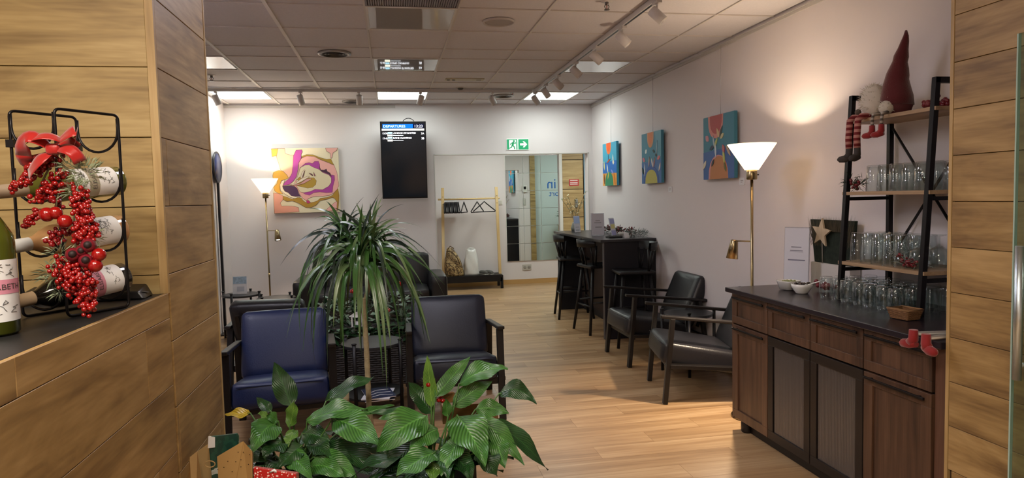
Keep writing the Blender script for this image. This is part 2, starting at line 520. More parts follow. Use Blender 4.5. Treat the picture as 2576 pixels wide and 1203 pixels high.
clad(pier, 'Y', LY0, -2.6, LX - .022, zs[6:], 4.2, CLADX, -1)
clad(pier, 'X', LX, LY0 + .012, LY1 - .012, zs, 1.9, CLADY, 1)
obj('corner_trim', bx((LX - .022, LY0 - .002, 1.245), (LX, LY0 + .012, CEIL)), TRIMW, pier)
obj('corner_trim', bx((LX - .012, LY1 - .012, 0), (LX + .002, LY1 + .001, CEIL)), TRIMW, pier)
# clad jamb on the right
RX, RY1 = 2.067, 2.19
jamb = struct('wall_pier_right', bx((RX + .012, 1.2, 0), (3.3, RY1, CEIL)), GROOVE)
clad(jamb, 'X', RX, 1.2, RY1 - .014, [0] + [.078 + .171 * k for k in range(0, 16)] + [CEIL], 1.9, CLADY, -1)
obj('corner_trim', bx((RX - .002, RY1 - .014, 0), (RX + .012, RY1 + .001, CEIL)), TRIMW, jamb)
# ------------------------------------------------------------------ ceiling fittings
PF = pm('panel_frame', '#d8d5d0', .4)
def ceiling_panel(cell, lit, label):
    x0, x1, y0, y1 = _ci[cell]
    t = thing('ceiling_light_panel', label, 'ceiling light', ((x0 + x1) / 2, (y0 + y1) / 2, CEIL), 0, 'square ceiling light panels')
    hx, hy = (x1 - x0) / 2 - .006, (y1 - y0) / 2 - .006
    f = MB()
    for a, b in (((-hx, -hy, -.004), (hx, -hy + .014, .014)), ((-hx, hy - .014, -.004), (hx, hy, .014)), ((-hx, -hy + .014, -.004), (-hx + .014, hy - .014, .014)), ((hx - .014, -hy + .014, -.004), (hx, hy - .014, .014))):
        f.box(a, b)
    obj('frame', f, PF, t)
    m = emitmat('panel_front', '#f6f2ff', PANEL_FILL) if lit == 2 else emitmat('panel_lit', '#f4fff8', PANEL_LIT) if lit else pm('panel_unlit', '#b7b3ae', .035, spec=.9, coat=.5)
    obj('diffuser', bx((-hx + .014, -hy + .014, .001), (hx - .014, hy - .014, .012)), m, t)
    return t
nm = ['leftmost', 'middle', 'rightmost']
for k, c in enumerate(lit_cells):
    ceiling_panel(c, True, ['lit ceiling light panel at the back, above the flower painting corner', 'lit ceiling light panel at the back, above the departures screen', 'lit ceiling light panel at the back, next to the right wall'][k])
for k, c in enumerate(fill_cells):
    ceiling_panel(c, 2, ['lit ceiling light panel just inside the opening, left side', 'lit ceiling light panel just inside the opening, middle of the ceiling'][k])
for k, c in enumerate(off_cells):
    ceiling_panel(c, False, ['unlit ceiling panel at far left, cut by the wooden pier', 'unlit glossy ceiling panel reflecting the departures screen text', 'unlit pale ceiling panel under the long track by the right wall', 'unlit glossy ceiling panel just behind the air grille'][k])
# air grille
x0, x1, y0, y1 = _ci[grille_cells[0]]
t = thing('air_grille', 'grey slotted air grille in the ceiling at the top edge', 'air vent', ((x0 + x1) / 2, (y0 + y1) / 2, CEIL))
GR = pm('grille_grey', '#7d7578', .5)
f = MB()
for a, b in (((-.294, -.294, -.004), (.294, -.28, .01)), ((-.294, .28, -.004), (.294, .294, .01)), ((-.294, -.28, -.004), (-.28, .28, .01)), ((.28, -.28, -.004), (.294, .28, .01))): f.box(a, b)
obj('frame', f, GR, t)
obj('backing', bx((-.28, -.28, .012), (.28, .28, .02)), pm('grille_dark', '#2e2a2c', .8), t)
me = bx((-.005, -.28, -.002), (.005, .28, .012)).mesh('slat'); me.materials.append(GR)
for k in range(38): obj('slat', me, None, t, (-.27 + k * .0146, 0, 0), (0, .5, 0))

def round_vent(x, y, r, label):
    t = thing('round_air_diffuser', label, 'air vent', (x, y, CEIL), 0, 'round ceiling diffusers')
    obj('rim', MB().lathe([(r * .78, -.004), (r * .84, -.014), (r, -.01), (r, .004), (r * .78, .004)], 28), pm('diffuser_rim', '#9b9692', .35, metal=.6), t)
    for q in (.7, .5, .3): obj('ring', MB().lathe([(r * q, .004), (r * (q + .08), -.012), (r * (q + .09), -.01), (r * (q + .01), .006)], 24), pm('diffuser_ring', '#5d5856', .3, metal=.8), t)
    obj('core', MB().lathe([(0, .001), (r * .2, 0), (r * .2, .005)], 16), pm('diffuser_core', '#3c3838', .5), t)
    obj('throat', MB().lathe([(0, .0035), (r * .78, .0035)], 24), pm('diffuser_dark', '#1d1a1a', .6), t)
round_vent(-.418, 5.83, .135, 'round dark metal air diffuser left of the ceiling panels')
round_vent(-.425, 8.58, .12, 'round air diffuser close to the back wall, behind the track')
round_vent(1.39, 8.09, .13, 'pale round air diffuser by the right lit panel')
t = thing('ceiling_speaker', 'flat round white ceiling speaker', 'speaker', (.79, 4.72, CEIL))
obj('rim', MB().lathe([(.098, -.002), (.101, -.012), (.108, -.012), (.112, 0)], 32), pm('speaker_rim', '#b8b2ae', .5), t)
obj('cover', MB().lathe([(0, -.007), (.098, -.006)], 32), pm('speaker_cover', '#a39c98', .8), t)

def sprinkler(x, y, label):
    t = thing('fire_sprinkler', label, 'sprinkler', (x, y, CEIL), 0, 'ceiling sprinklers')
    obj('plate', MB().lathe([(0, -.002), (.034, -.002), (.036, .004)], 20), pm('sprinkler_white', '#cfcac6', .4), t)
    ST = pm('sprinkler_steel', '#6d6866', .35, metal=.8)
    obj('body', MB().lathe([(0, -.02), (.011, -.02), (.013, 0)], 12), ST, t)
    for s in (-1, 1): obj('yoke', MB().tube([(s * .008, 0, -.016), (s * .016, 0, -.03), (s * .004, 0, -.05)], .0028, 6), ST, t)
    obj('bulb', MB().tube([(0, 0, -.02), (0, 0, -.048)], .003, 6), pm('sprinkler_bulb', '#b04a3a', .2), t)
    obj('deflector', MB().lathe([(0, -.052), (.017, -.052), (.018, -.048), (0, -.048)], 14), ST, t)
sprinkler(1.407, 4.19, 'fire sprinkler at the top edge beside the long track')
sprinkler(1.426, 7.70, 'fire sprinkler at the back, close to the lit panel')
sprinkler(-1.644, 6.89, 'fire sprinkler at far left beside the wooden pier')
t = thing('smoke_detector', 'small dark round detector between the tracks', 'smoke detector', (.81, 7.52, CEIL))
obj('base', MB().lathe([(0, -.004), (.05, -.004), (.054, .003)], 20), pm('det_white', '#c7c2be', .5), t)
obj('head', MB().lathe([(0, -.026), (.022, -.024), (.034, -.006)], 18), pm('det_dark', '#4a4644', .5), t)
t = thing('emergency_spot', 'twin-eye emergency light with yellowish plate in the ceiling', 'emergency light', (.8, 7.0, CEIL))
obj('plate', bx((-.2, -.05, -.006), (.2, .05, .004)), pm('emerg_plate', '#bcb59a', .5), t)
for k, x in enumerate((-.17, -.115)): obj('lens', MB().lathe([(0, -.012), (.016, -.011), (.02, -.006)], 16, Matrix.Translation((x, 0, 0))), pm('det_dark', '#4a4644', .5), t)
obj('slot', bx((.12, -.012, -.008), (.17, .012, -.005)), pm('black_metal', '#161315'), t)

# tracks and spot heads
SPW = pm('spot_white', '#c9c4c2', .45)
def head(parent_label, at, aim, idx, on):
    t = thing('track_spotlight', parent_label, 'spotlight', at, 0, 'track spotlights')
    obj('adapter', bx((-.016, -.045, -.018), (.016, .045, 0)), SPW, t)
    obj('stem', MB().cyl((0, 0, -.015), (0, 0, -.065), .006, n=10), SPW, t)
    d = Vector(aim).normalized()
    c = Vector((0, 0, -.085))
    q = d.to_track_quat('Z', 'X').to_matrix().to_4x4()
    M = Matrix.Translation(c) @ q
    obj('lamp_head', MB().lathe([(0, -.05), (.03, -.05), (.033, -.046), (.034, .055), (.031, .055), (.029, .045), (0, .042)], 22, M), SPW, t)
    obj('lens', MB().lathe([(0, .0435), (.028, .046)], 18, M), emitmat('spot_lens_on', '#ffe9cf', 3.0) if on else pm('spot_lens', '#d9d6d0', .1, spec=.9), t)
    if on:
        ld = bpy.data.lights.new('spot_bulb', 'SPOT'); ld.energy = SPOT_W; ld.color = (1, .86, .72); ld.spot_size = 1.15; ld.spot_blend = .7; ld.shadow_soft_size = .025
        lo = bpy.data.objects.new('spot_bulb', ld); link(lo, t)
        lo.location = c + d * .07; lo.rotation_euler = d.to_track_quat('-Z', 'Y').to_euler()
tr = thing('track_rail', 'long white lighting track running along the room on the right', 'lighting track', (1.68, 0, CEIL))
obj('rail', MB().box((-.018, 2.8, -.035), (.018, 7.66, -.004)), SPW, tr)
obj('groove', MB().box((-.008, 2.8, -.0358), (.008, 7.66, -.034)), pm('black_metal', '#161315'), tr)
for y in (3.2, 5.0, 6.8): obj('clip', bx((-.012, y - .02, -.006), (.012, y + .02, 0)), SPW, tr)
tb = thing('track_rail', 'white lighting track running across the back of the room', 'lighting track', (0, 7.62, CEIL))
obj('rail', MB().box((-1.93, -.018, -.035), (1.64, .018, -.004)), SPW, tb)
obj('groove', MB().box((-1.93, -.008, -.0358), (1.64, .008, -.034)), pm('black_metal', '#161315'), tb)
for x in (-1.6, 0, 1.3): obj('clip', bx((x - .02, -.012, -.006), (x + .02, .012, 0)), SPW, tb)
ordn = ['nearest', 'second', 'third', 'fourth', 'fifth', 'sixth', 'seventh']
for k, y in enumerate((4.03, 4.66, 5.29, 5.90, 6.55, 7.09, 7.6)):
    head('white spotlight on the long track, %s from the camera' % ordn[k], (1.68, y, CEIL - .035), (.55, -.25 if k < 5 else .3, -.62), k, k in ())
for k, x in enumerate((-1.78, -.92, -.3, .37, 1.18)):
    head('white spotlight on the cross track, %s from the left' % ordn[k].replace('nearest', 'first'), (x, 7.62, CEIL - .035), ((.25, .15, .0, -.25, .5)[k], .35, -.75), k, False)

# unseen ceiling panels, added to light the hall and the reception
def unseen_panel(x, y, z, hx, hy, m, label):
    t = thing('ceiling_light_panel', label, 'ceiling light', (x, y, z), 0, 'square ceiling light panels')
    f = MB()
    for a, b in (((-hx, -hy, -.012), (hx, -hy + .014, 0)), ((-hx, hy - .014, -.012), (hx, hy, 0)), ((-hx, -hy + .014, -.012), (-hx + .014, hy - .014, 0)), ((hx - .014, -hy + .014, -.012), (hx, hy - .014, 0))): f.box(a, b)
    obj('frame', f, PF, t)
    obj('diffuser', bx((-hx + .014, -hy + .014, -.008), (hx - .014, hy - .014, -.002)), m, t)
unseen_panel(1.6, 10.2, 2.6, .3, .3, emitmat('panel_hall', '#f6fff6', PANEL_HALL), 'unseen ceiling panel added to light the hall behind the back wall')
unseen_panel(3.6, 10.2, 2.6, .3, .3, emitmat('panel_hall', '#f6fff6', PANEL_HALL), 'unseen ceiling panel added to light the hall by the glass screen')
for k, (x, y, nm_) in enumerate(((-1.0, .2, 'above the counter'), (-1.0, -1.6, 'far behind the counter'), (-.1, .15, 'above the camera'))):
    unseen_panel(x, y, CEIL, .3, .3, emitmat('panel_reception', '#fff1de', PANEL_RECEPTION), 'unseen ceiling panel added to light the reception ' + nm_)
# ------------------------------------------------------------------ departures screen
t = thing('departures_screen', 'tall black departures screen tilted from the back wall', 'screen', (.185, 8.62, 1.525))
t.rotation_euler = (math.radians(7), 0, 0)
SW, SH = .565, .965
obj('housing', bx((-SW / 2, 0, 0), (SW / 2, .045, SH)), pm('tv_plastic', '#0c0b0d', .35), t, bevel=.004)
obj('back_box', bx((-.17, .045, .2), (.17, .085, .75)), pm('tv_plastic', '#0c0b0d', .35), t)
obj('wall_arm', MB().box((-.05, .08, .42), (.05, .21, .54)), BLACKM, t)
scr = obj('display', bx((-SW / 2 + .012, -.0015, .016), (SW / 2 - .012, .002, SH - .012)), pm('tv_glass', '#0d1218', .12, spec=.6, emit='#18222c', es=.08), t)
def tvrect(name, x0, z0, x1, z1, h, s=1.6):
    obj(name, bx((x0, -.0025, z0), (x1, -.001, z1)), emitmat('tv_' + h.strip('#'), h, s), scr)
def tvtext(body, x, z, size, h='#f4f6fa', s=1.7, al='LEFT'):
    me = text_mesh(body, size, al, .0003); me.materials.append(emitmat('tv_' + h.strip('#'), h, s))
    obj('screen_text', me, None, scr, (x, -.0032, z), (PI / 2, 0, 0))
top = SH - .022
tvrect('title_bar', -.252, top - .062, .122, top - .012, '#1466c8', 1.0)
tvrect('clock_field', .122, top - .062, .252, top - .012, '#0c1040', .4)
tvtext('DEPARTURES', -.243, top - .054, .046, '#bfe6f6')
tvtext('13:23', .245, top - .055, .05, al='RIGHT')
tvrect('column_bar', -.262, top - .092, .26, top - .068, '#e9e8cf', 1.3)
for k, (a, b, g) in enumerate((('15:50', 'LONDON STANSTED', '2A'), ('17:45', 'ROME CIAMPINO', '3B'))):
    z = top - .135 - k * .062
    tvtext(a, -.258, z, .03); tvtext(b, -.13, z + .003, .03); tvtext(g, .258, z - .004, .034, al='RIGHT')
    tvrect('airline_field', -.19, z + .006, -.138, z + .026, '#9fd4e6', 1.2)
    tvrect('status_field', -.195, z - .026, -.132, z - .004, '#efe9cd', 1.4)
    tvrect('status_line', -.128, z - .02, .0, z - .013, '#cfd6da', .9)
obj('cable', MB().tube([(.07 + .075 * -math.cos(q), .05, SH - .03 + .075 * math.sin(q) * .9) for q in [PI * i / 12 for i in range(13)]], .0045, 8), BLACKM, t)

# ------------------------------------------------------------------ flower painting
t = thing('flower_painting', 'square abstract painting of a pink, olive and magenta flower', 'painting', (-1.035, 8.77, 1.78))
FP = .81
obj('canvas', bx((-FP / 2, 0, -FP / 2), (FP / 2, .03, FP / 2)), pm('canvas_cream', '#ddd0b2', .7, bump=.1, bscale=500), t, bevel=.003)
def fmap(x, y):
    v = (y - 88) / 1030.0
    return ((x - (75 + 55 * v)) / 1068.0 - .5) * FP, (.5 - v) * FP
shapes = [
 ('#efb79b', [(180,90),(290,90),(300,170),(380,195),(430,195),(440,340),(400,520),(350,560),(330,510),(250,450),(225,420),(200,330),(160,210)]),
 ('#d8a94a', [(80,93),(185,92),(165,205),(92,215)]),
 ('#e3a08c', [(120,790),(200,800),(270,840),(270,900),(230,950),(250,1000),(350,1000),(450,1010),(520,1030),(530,1100),(138,1115)]),
 ('#dfa640', [(105,520),(120,460),(200,435),(270,450),(330,510),(355,560),(300,580),(240,600),(220,680),(225,760),(270,810),(200,800),(140,760),(122,700),(175,640),(180,575),(112,560)]),
 ('#e0a49c', [(510,330),(555,250),(640,212),(760,222),(870,280),(1000,330),(1085,370),(1130,480),(1150,600),(1165,690),(1120,790),(1010,850),(900,860),(760,860),(680,890),(650,930),(590,890),(540,830),(490,720),(430,680),(500,540),(520,420)]),
 ('#a5842f', [(570,215),(640,190),(740,195),(850,240),(960,270),(1030,265),(1060,330),(1085,365),(1000,325),(870,275),(760,222),(640,215),(560,240)]),
 ('#a53f92', [(535,400),(620,330),(680,318),(730,335),(770,300),(830,300),(850,350),(855,420),(900,470),(1000,510),(1090,530),(1095,600),(1070,700),(1060,800),(960,805),(860,790),(760,800),(690,840),(620,820),(585,795),(540,780),(500,620)]),
 ('#d3c4a4', [(540,400),(610,360),(680,355),(740,390),(840,430),(900,480),(1000,520),(1040,570),(1040,640),(1000,700),(900,755),(780,745),(700,780),(600,795),(540,780),(490,700),(480,580),(520,480)]),
 ('#4a2740', [(845,380),(870,435),(920,440),(960,425),(972,460),(1020,490),(1045,550),(1000,510),(940,485),(880,462),(850,420)]),
 ('#a98735', [(430,670),(520,600),(485,588),(530,545),(600,560),(760,560),(800,610),(790,670),(740,715),(660,725),(560,700)]),
 ('#e6d8bf', [(300,585),(250,600),(222,660),(230,750),(300,810),(400,870),(480,890),(550,860),(440,760),(262,690)]),
 ('#4d2f52', [(262,685),(380,678),(460,695),(495,730),(520,810),(550,855),(470,855),(400,840),(350,790),(300,770),(270,720)]),
 ('#b4499b', [(470,120),(560,115),(570,150),(550,190),(555,240),(510,330),(505,420),(480,540),(430,610),(370,660),(265,675),(300,620),(370,560),(410,480),(425,340),(430,210)]),
 ('#a98230', [(270,840),(330,860),(420,900),(500,870),(560,880),(600,930),(660,965),(760,950),(820,930),(870,890),(980,880),(1060,850),(1110,780),(1150,745),(1170,850),(1165,960),(1155,1090),(1130,1090),(1140,960),(1100,900),(1060,880),(960,910),(860,930),(800,1000),(720,1035),(640,1035),(580,1000),(520,960),(420,920),(340,930),(275,900)]),
 ('#e2a79f', [(940,1100),(1020,1030),(1100,960),(1140,950),(1135,1095)]),
 ('#dfa79d', [(940,92),(1138,90),(1120,130),(1060,170),(1045,250),(1025,250),(1020,175),(960,140)]),
 ('#b8386e', [(640,925),(680,920),(710,955),(680,970),(655,965)]),
 ('#d9c7b0', [(380,668),(470,640),(560,570),(660,535),(690,545),(560,620),(450,668)]),
 ('#c48f8a', [(400,672),(540,650),(640,580),(710,570),(720,585),(600,650),(480,680)]),
 ('#d9c7b0', [(545,560),(570,470),(605,430),(618,440),(590,500),(565,570)]),
 ('#5a3040', [(575,540),(605,450),(612,455),(588,545)]),
 ('#5a3040', [(680,485),(720,495),(745,520),(735,530),(705,508)]),
 ('#8a5060', [(755,470),(770,500),(785,530),(770,535),(757,505)]),
]
OUT = MB()
for k, (h, pts) in enumerate(shapes):
    q = [fmap(*p) for p in pts]
    y = -.0006 - .00025 * k
    n = len(q)
    obj('painted_shape', MB().add([(a, y, b) for a, b in q] + [(a, 0, b) for a, b in q], [tuple(range(n))] + [(i, n + i, n + (i + 1) % n, (i + 1) % n) for i in range(n)]), pm('paint_' + h.strip('#'), h, .6), t)
    w_ = .0016
    for i in range(n):
        a = Vector((q[i][0], y - .0002, q[i][1])); b = Vector((q[(i + 1) % n][0], y - .0002, q[(i + 1) % n][1]))
        d = (b - a)
        if d.length < 1e-5: continue
        d.normalize(); nn = Vector((-d.z, 0, d.x)) * w_
        OUT.add([a - nn - d * w_, a + nn - d * w_, b + nn + d * w_, b - nn + d * w_], [(0, 1, 2, 3)])
obj('painted_outline', OUT, pm('paint_outline', '#6a4436', .6), t)

# ------------------------------------------------------------------ three paintings on the right wall
def lens(c, L_, w_, a, n=5):
    ca, sa = math.cos(a), math.sin(a)
    up = [(-L_ / 2 + L_ * i / n, w_ / 2 * math.sin(PI * i / n)) for i in range(n + 1)]
    dn = [(L_ / 2 - L_ * i / n, -w_ / 2 * math.sin(PI * i / n)) for i in range(1, n)]
    return [(c[0] + x * ca - y * sa, c[1] + x * sa + y * ca) for x, y in up + dn]
def dome(cx, w_, top, n=10): return [(cx + w_ / 2 * math.cos(PI - PI * i / n), 1 - (1 - top) * math.sin(PI * i / n) ** .8) for i in range(n + 1)]
def tongue(cx, w_, bot, n=10): return [(cx + w_ / 2 * math.cos(PI * i / n) * 1.0, bot * math.sin(PI * i / n) ** .7) for i in range(n + 1)]
def wall_painting(yl, zt, sz, base, shp, label):
    t = thing('wall_painting', label, 'painting', (XR - .02, yl - sz / 2, zt - sz), 0, 'three paintings in a row on the right wall')
    obj('canvas', bx((-.035, -sz / 2, 0), (-.005, sz / 2, sz)), pm('canvas_' + base.strip('#'), base, .6), t, bevel=.002)
    for k, (h, pts) in enumerate(shp):
        x = -.0356 - .0003 * k; n = len(pts)
        q = [(max(0, min(1, u)), max(0, min(1, v))) for u, v in pts]
        vs = [(x, (.5 - u) * sz, (1 - v) * sz) for u, v in q]
        obj('painted_shape', MB().add(vs + [(-.035, p[1], p[2]) for p in vs], [tuple(range(n))] + [(i, n + i, n + (i + 1) % n, (i + 1) % n) for i in range(n)]), pm('paint_' + h.strip('#'), h, .55), t)
    obj('hanging_wire', MB().tube([(-.012, 0, sz - .01), (-.006, 0, CEIL - .04 - (zt - sz))], .0016, 6), pm('wire_steel', '#cfcccb', .25, metal=.6), t)
    return t
rr = random.Random(3)
wall_painting(8.19, 2.146, .525, '#46a6c6', [
 ('#1f6cc0', [(0, .45), (1, .43), (1, .72), (0, .70)]), ('#e39b45', [(0, .70), (1, .72), (1, 1), (0, 1)]),
 ('#f07a3c', tongue(.45, .36, .27)), ('#f2601f', tongue(.45, .24, .2)), ('#2c8863', dome(.47, .6, .68)), ('#1c2a50', lens((.43, .34), .2, .03, 1.5)),
 ('#f2efe6', lens((.76, .38), .2, .06, 1.5)), ('#f4ecd8', lens((.78, .47), .12, .1, .2)), ('#efe9de', lens((.36, .6), .24, .06, 1.25)), ('#e6e08a', lens((.12, .52), .22, .07, 1.4)), ('#c2553a', lens((.45, .42), .3, .05, -.3)),
 ('#e9d36a', lens((.42, .76), .2, .06, -1.1)), ('#d9812f', lens((.85, .84), .3, .08, 1.3)), ('#5a2a2a', lens((.12, .84), .24, .05, 1.5)), ('#8f9ad8', lens((.7, .68), .18, .05, .6))],
 'blue and orange seaside painting with green dome, farthest on right wall')
wall_painting(6.85, 2.14, .525, '#47859c', [
 ('#456fa6', [(0, .58), (1, .55), (1, 1), (0, 1)]), ('#5a94a8', [(.7, 0), (1, 0), (1, .5), (.78, .5)]),
 ('#c98a5a', tongue(.47, .34, .3)), ('#d2763a', tongue(.47, .24, .24)), ('#3a5a9c', dome(.5, .78, .66)), ('#b5ad55', dome(.5, .62, .73)),
 ('#d9e2e2', lens((.24, .36), .12, .09, -.6)), ('#1d3a3c', lens((.64, .38), .12, .06, .4)), ('#1a2f33', lens((.76, .46), .1, .07, .1)), ('#c6788a', lens((.12, .52), .16, .09, .4)), ('#c86a6a', lens((.88, .52), .16, .08, -.3)),
 ('#e9e4da', lens((.56, .6), .2, .05, 1.2)), ('#c9a592', lens((.4, .57), .2, .05, 1.7)), ('#b48a84', lens((.66, .6), .2, .05, 1.9)), ('#dfe3e2', lens((.17, .72), .26, .04, 1.6)), ('#d6c9bd', lens((.93, .7), .18, .05, 2.0)), ('#23443c', lens((.07, .74), .16, .07, 1.1)), ('#9fb7c4', lens((.8, .33), .3, .03, 1.7))],
 'blue painting with yellow dome and orange top, middle of right wall row')
wall_painting(5.41, 2.139, .525, '#417f93', [
 ('#3f639f', [(0, .56), (1, .52), (1, 1), (0, 1)]), ('#c98078', tongue(.42, .5, .36)), ('#a63f3c', tongue(.43, .4, .29)), ('#c98a8a', dome(.5, .64, .62)), ('#b57a4c', dome(.52, .58, .64)),
 ('#c8a67a', lens((.5, .28), .18, .07, 1.1)), ('#22302c', lens((.6, .27), .2, .06, -1.1)), ('#b9b58a', lens((.63, .34), .14, .07, -.6)), ('#c58a92', lens((.14, .34), .14, .1, .7)), ('#a9b46a', lens((.43, .43), .2, .06, -.9)), ('#27344e', lens((.3, .5), .16, .07, -.4)), ('#c7d3da', lens((.42, .55), .24, .05, 1.5)), ('#9fb3c0', lens((.36, .4), .2, .04, 1.4)),
 ('#d2ccb6', lens((.05, .76), .18, .07, -.9)), ('#2a2f3a', lens((.33, .74), .14, .06, -.9)), ('#b7c06a', lens((.69, .66), .26, .06, 1.4)), ('#6a6a3c', lens((.73, .82), .16, .06, 1.2)), ('#b9a58a', lens((.83, .58), .22, .05, .9)), ('#b86a6a', lens((.68, .54), .14, .08, 1.2))],
 'painting with red top and brown dome, nearest on the right wall')
def card(yc, zc, label):
    t = thing('caption_card', label, 'card', (XR - .004, yc, zc), 0, 'caption cards beside the paintings')
    obj('card', bx((-.003, -.04, -.028), (.003, .04, .028)), PAPER, t)
    for k in range(2): obj('print_line', bx((-.0036, -.022 + .01 * k, .004 - k * .012), (-.0028, .016, .008 - k * .012)), pm('print_grey', '#8a8684', .7), t)
card(6.23, 1.545, 'small white caption card below the middle right-wall painting')
card(4.86, 1.585, 'small white caption card below the red-topped painting')

# ------------------------------------------------------------------ exit sign
GREEN = pm('exit_green', '#1f8f5f', .4, emit='#1f8f5f', es=.25)
SIGNW = pm('exit_white', '#eef4ee', .4, emit='#eef4ee', es=.15)
t = thing('exit_sign', 'green and white exit sign with running figure and arrow', 'sign', (1.69, 8.8, 2.207))
obj('plate', bx((-.15, 0, -.074), (.15, .006, .074)), SIGNW, t)
obj('arrow_field', bx((.008, -.002, -.068), (.146, .001, .068)), GREEN, t)
obj('arrow', MB().add([(a, -.0032, b) for a, b in ((.03, .014), (.085, .014), (.066, .04), (.088, .04), (.128, 0), (.088, -.04), (.066, -.04), (.085, -.014), (.03, -.014))], [tuple(range(9))[::-1]]), SIGNW, t)
obj('door_field', MB().add([(a, -.002, b) for a, b in ((-.146, -.068), (-.118, -.068), (-.118, .06), (-.02, .06), (-.02, -.068), (-.006, -.068), (-.006, .068), (-.146, .068))], [tuple(range(8))]), GREEN, t)
fig = MB()
def limb(pts, w_):
    for a, b in zip(pts[:-1], pts[1:]):
        a = Vector((a[0], 0, a[1])); b = Vector((b[0], 0, b[1])); d = (b - a).normalized(); nn = Vector((-d.z, 0, d.x)) * w_
        fig.add([a - nn - d * w_ * .5 + Vector((0, -.0032, 0)), a + nn - d * w_ * .5 + Vector((0, -.0032, 0)), b + nn + d * w_ * .5 + Vector((0, -.0032, 0)), b - nn + d * w_ * .5 + Vector((0, -.0032, 0))], [(0, 1, 2, 3)])
limb([(-.062, .022), (-.072, -.014)], .013); limb([(-.06, .026), (-.034, .012), (-.028, .026)], .005); limb([(-.066, .024), (-.092, .014), (-.1, -.004)], .005)
limb([(-.07, -.014), (-.05, -.03), (-.044, -.06)], .006); limb([(-.074, -.014), (-.086, -.036), (-.112, -.05)], .006)
fig.add([(-.052 + .013 * math.cos(q), -.0033, .044 + .013 * math.sin(q)) for q in [2 * PI * i / 12 for i in range(12)]], [tuple(range(12))])
obj('running_figure', fig, GREEN, t)

# ------------------------------------------------------------------ floor lamps
SHADE = bpy.data.materials.new('opal_shade'); SHADE.use_nodes = True
_nt = SHADE.node_tree; _b = _nt.nodes['Principled BSDF']
_b.inputs['Base Color'].default_value = lin('#fff4e2'); _b.inputs['Roughness'].default_value = .35
_tr = _nt.nodes.new('ShaderNodeBsdfTranslucent'); _tr.inputs[0].default_value = lin('#fff0d8')
_b.inputs['Emission Color'].default_value = lin('#ffe9c4'); _b.inputs['Emission Strength'].default_value = .75
SHADE.cycles.emission_sampling = 'NONE'
_mx = _nt.nodes.new('ShaderNodeMixShader'); _mx.inputs[0].default_value = .3
_nt.links.new(_b.outputs[0], _mx.inputs[1]); _nt.links.new(_tr.outputs[0], _mx.inputs[2]); _nt.links.new(_mx.outputs[0], _nt.nodes['Material Output'].inputs[0])
def floor_lamp(loc, H, armdir, label, read_w, aim):
    t = thing('floor_lamp', label, 'floor lamp', loc, 0, 'brass floor lamps')
    obj('base', MB().lathe([(0, 0), (.135, 0), (.138, .008), (.13, .018), (.02, .022), (0, .022)], 32), BRASS, t)
    obj('pole', MB().cyl((0, 0, .02), (0, 0, H - .21), .0095, n=14), BRASS, t)
    obj('pole_joint', MB().cyl((0, 0, .62), (0, 0, .66), .0115, n=14), BRASS, t)
    obj('socket', MB().lathe([(0, H - .232), (.03, H - .232), (.034, H - .226), (.034, H - .165), (.026, H - .16), (0, H - .16)], 24), BRASS, t)
    obj('switch_knob', MB().cyl((.034, 0, H - .2), (.05, 0, H - .2), .004, n=8), BLACKM, t)
    obj('lamp_shade', MB().lathe([(.02, H - .168), (.044, H - .168), (.154, H), (.150, H), (.04, H - .162), (.02, H - .163)], 40), SHADE, t)
    obj('bulb', MB().sphere((0, 0, H - .118), .024, 14, 10), emitmat('bulb_warm', '#ffe2b4', 12), t)
    ld = bpy.data.lights.new('lamp_bulb', 'POINT'); ld.energy = LAMP_W; ld.color = (1, .80, .58); ld.shadow_soft_size = .03
    lo = bpy.data.objects.new('lamp_bulb', ld); link(lo, t); lo.location = (0, 0, H - .105)
    a = Vector(armdir).normalized()
    z = 1.175
    e = a * .125 + Vector((0, 0, z))
    obj('reading_arm', MB().tube([(0, 0, z), e], .005, 8), BRASS, t)
    d = Vector(aim).normalized()
    M = Matrix.Translation(e + Vector((0, 0, -.005))) @ d.to_track_quat('Z', 'X').to_matrix().to_4x4()
    rh = obj('reading_head', MB().lathe([(0, -.012), (.02, -.012), (.024, -.006), (.039, .115), (.036, .115), (.022, 0), (0, 0)], 24, M), BRASS, t)
    obj('reading_bulb', MB().lathe([(0, .112), (.02, .11), (.034, .1), (.03, .07), (0, .06)], 20, M), emitmat('reading_bulb_glow', '#f6f2e6', 6), rh)
    ls = bpy.data.lights.new('reading_lamp', 'SPOT'); ls.energy = read_w; ls.color = (1, .80, .58); ls.spot_size = 2.0; ls.spot_blend = .35; ls.shadow_soft_size = .02
    lo = bpy.data.objects.new('reading_lamp', ls); link(lo, t); lo.location = e + Vector((0, 0, -.005)) + d * .13; lo.rotation_euler = d.to_track_quat('-Z', 'Y').to_euler()
    return t
floor_lamp((2.33, 4.045, 0), 1.812, (-.55, .83, 0), 'brass floor lamp with opal cone shade behind the wooden sideboard', READ_W, (-.12, .05, -1))
floor_lamp((-1.475, 8.45, 0), 1.8, (.9, -.3, 0), 'brass floor lamp with opal cone shade beside the flower painting', READ_W * .1, (.12, -.3, -1))

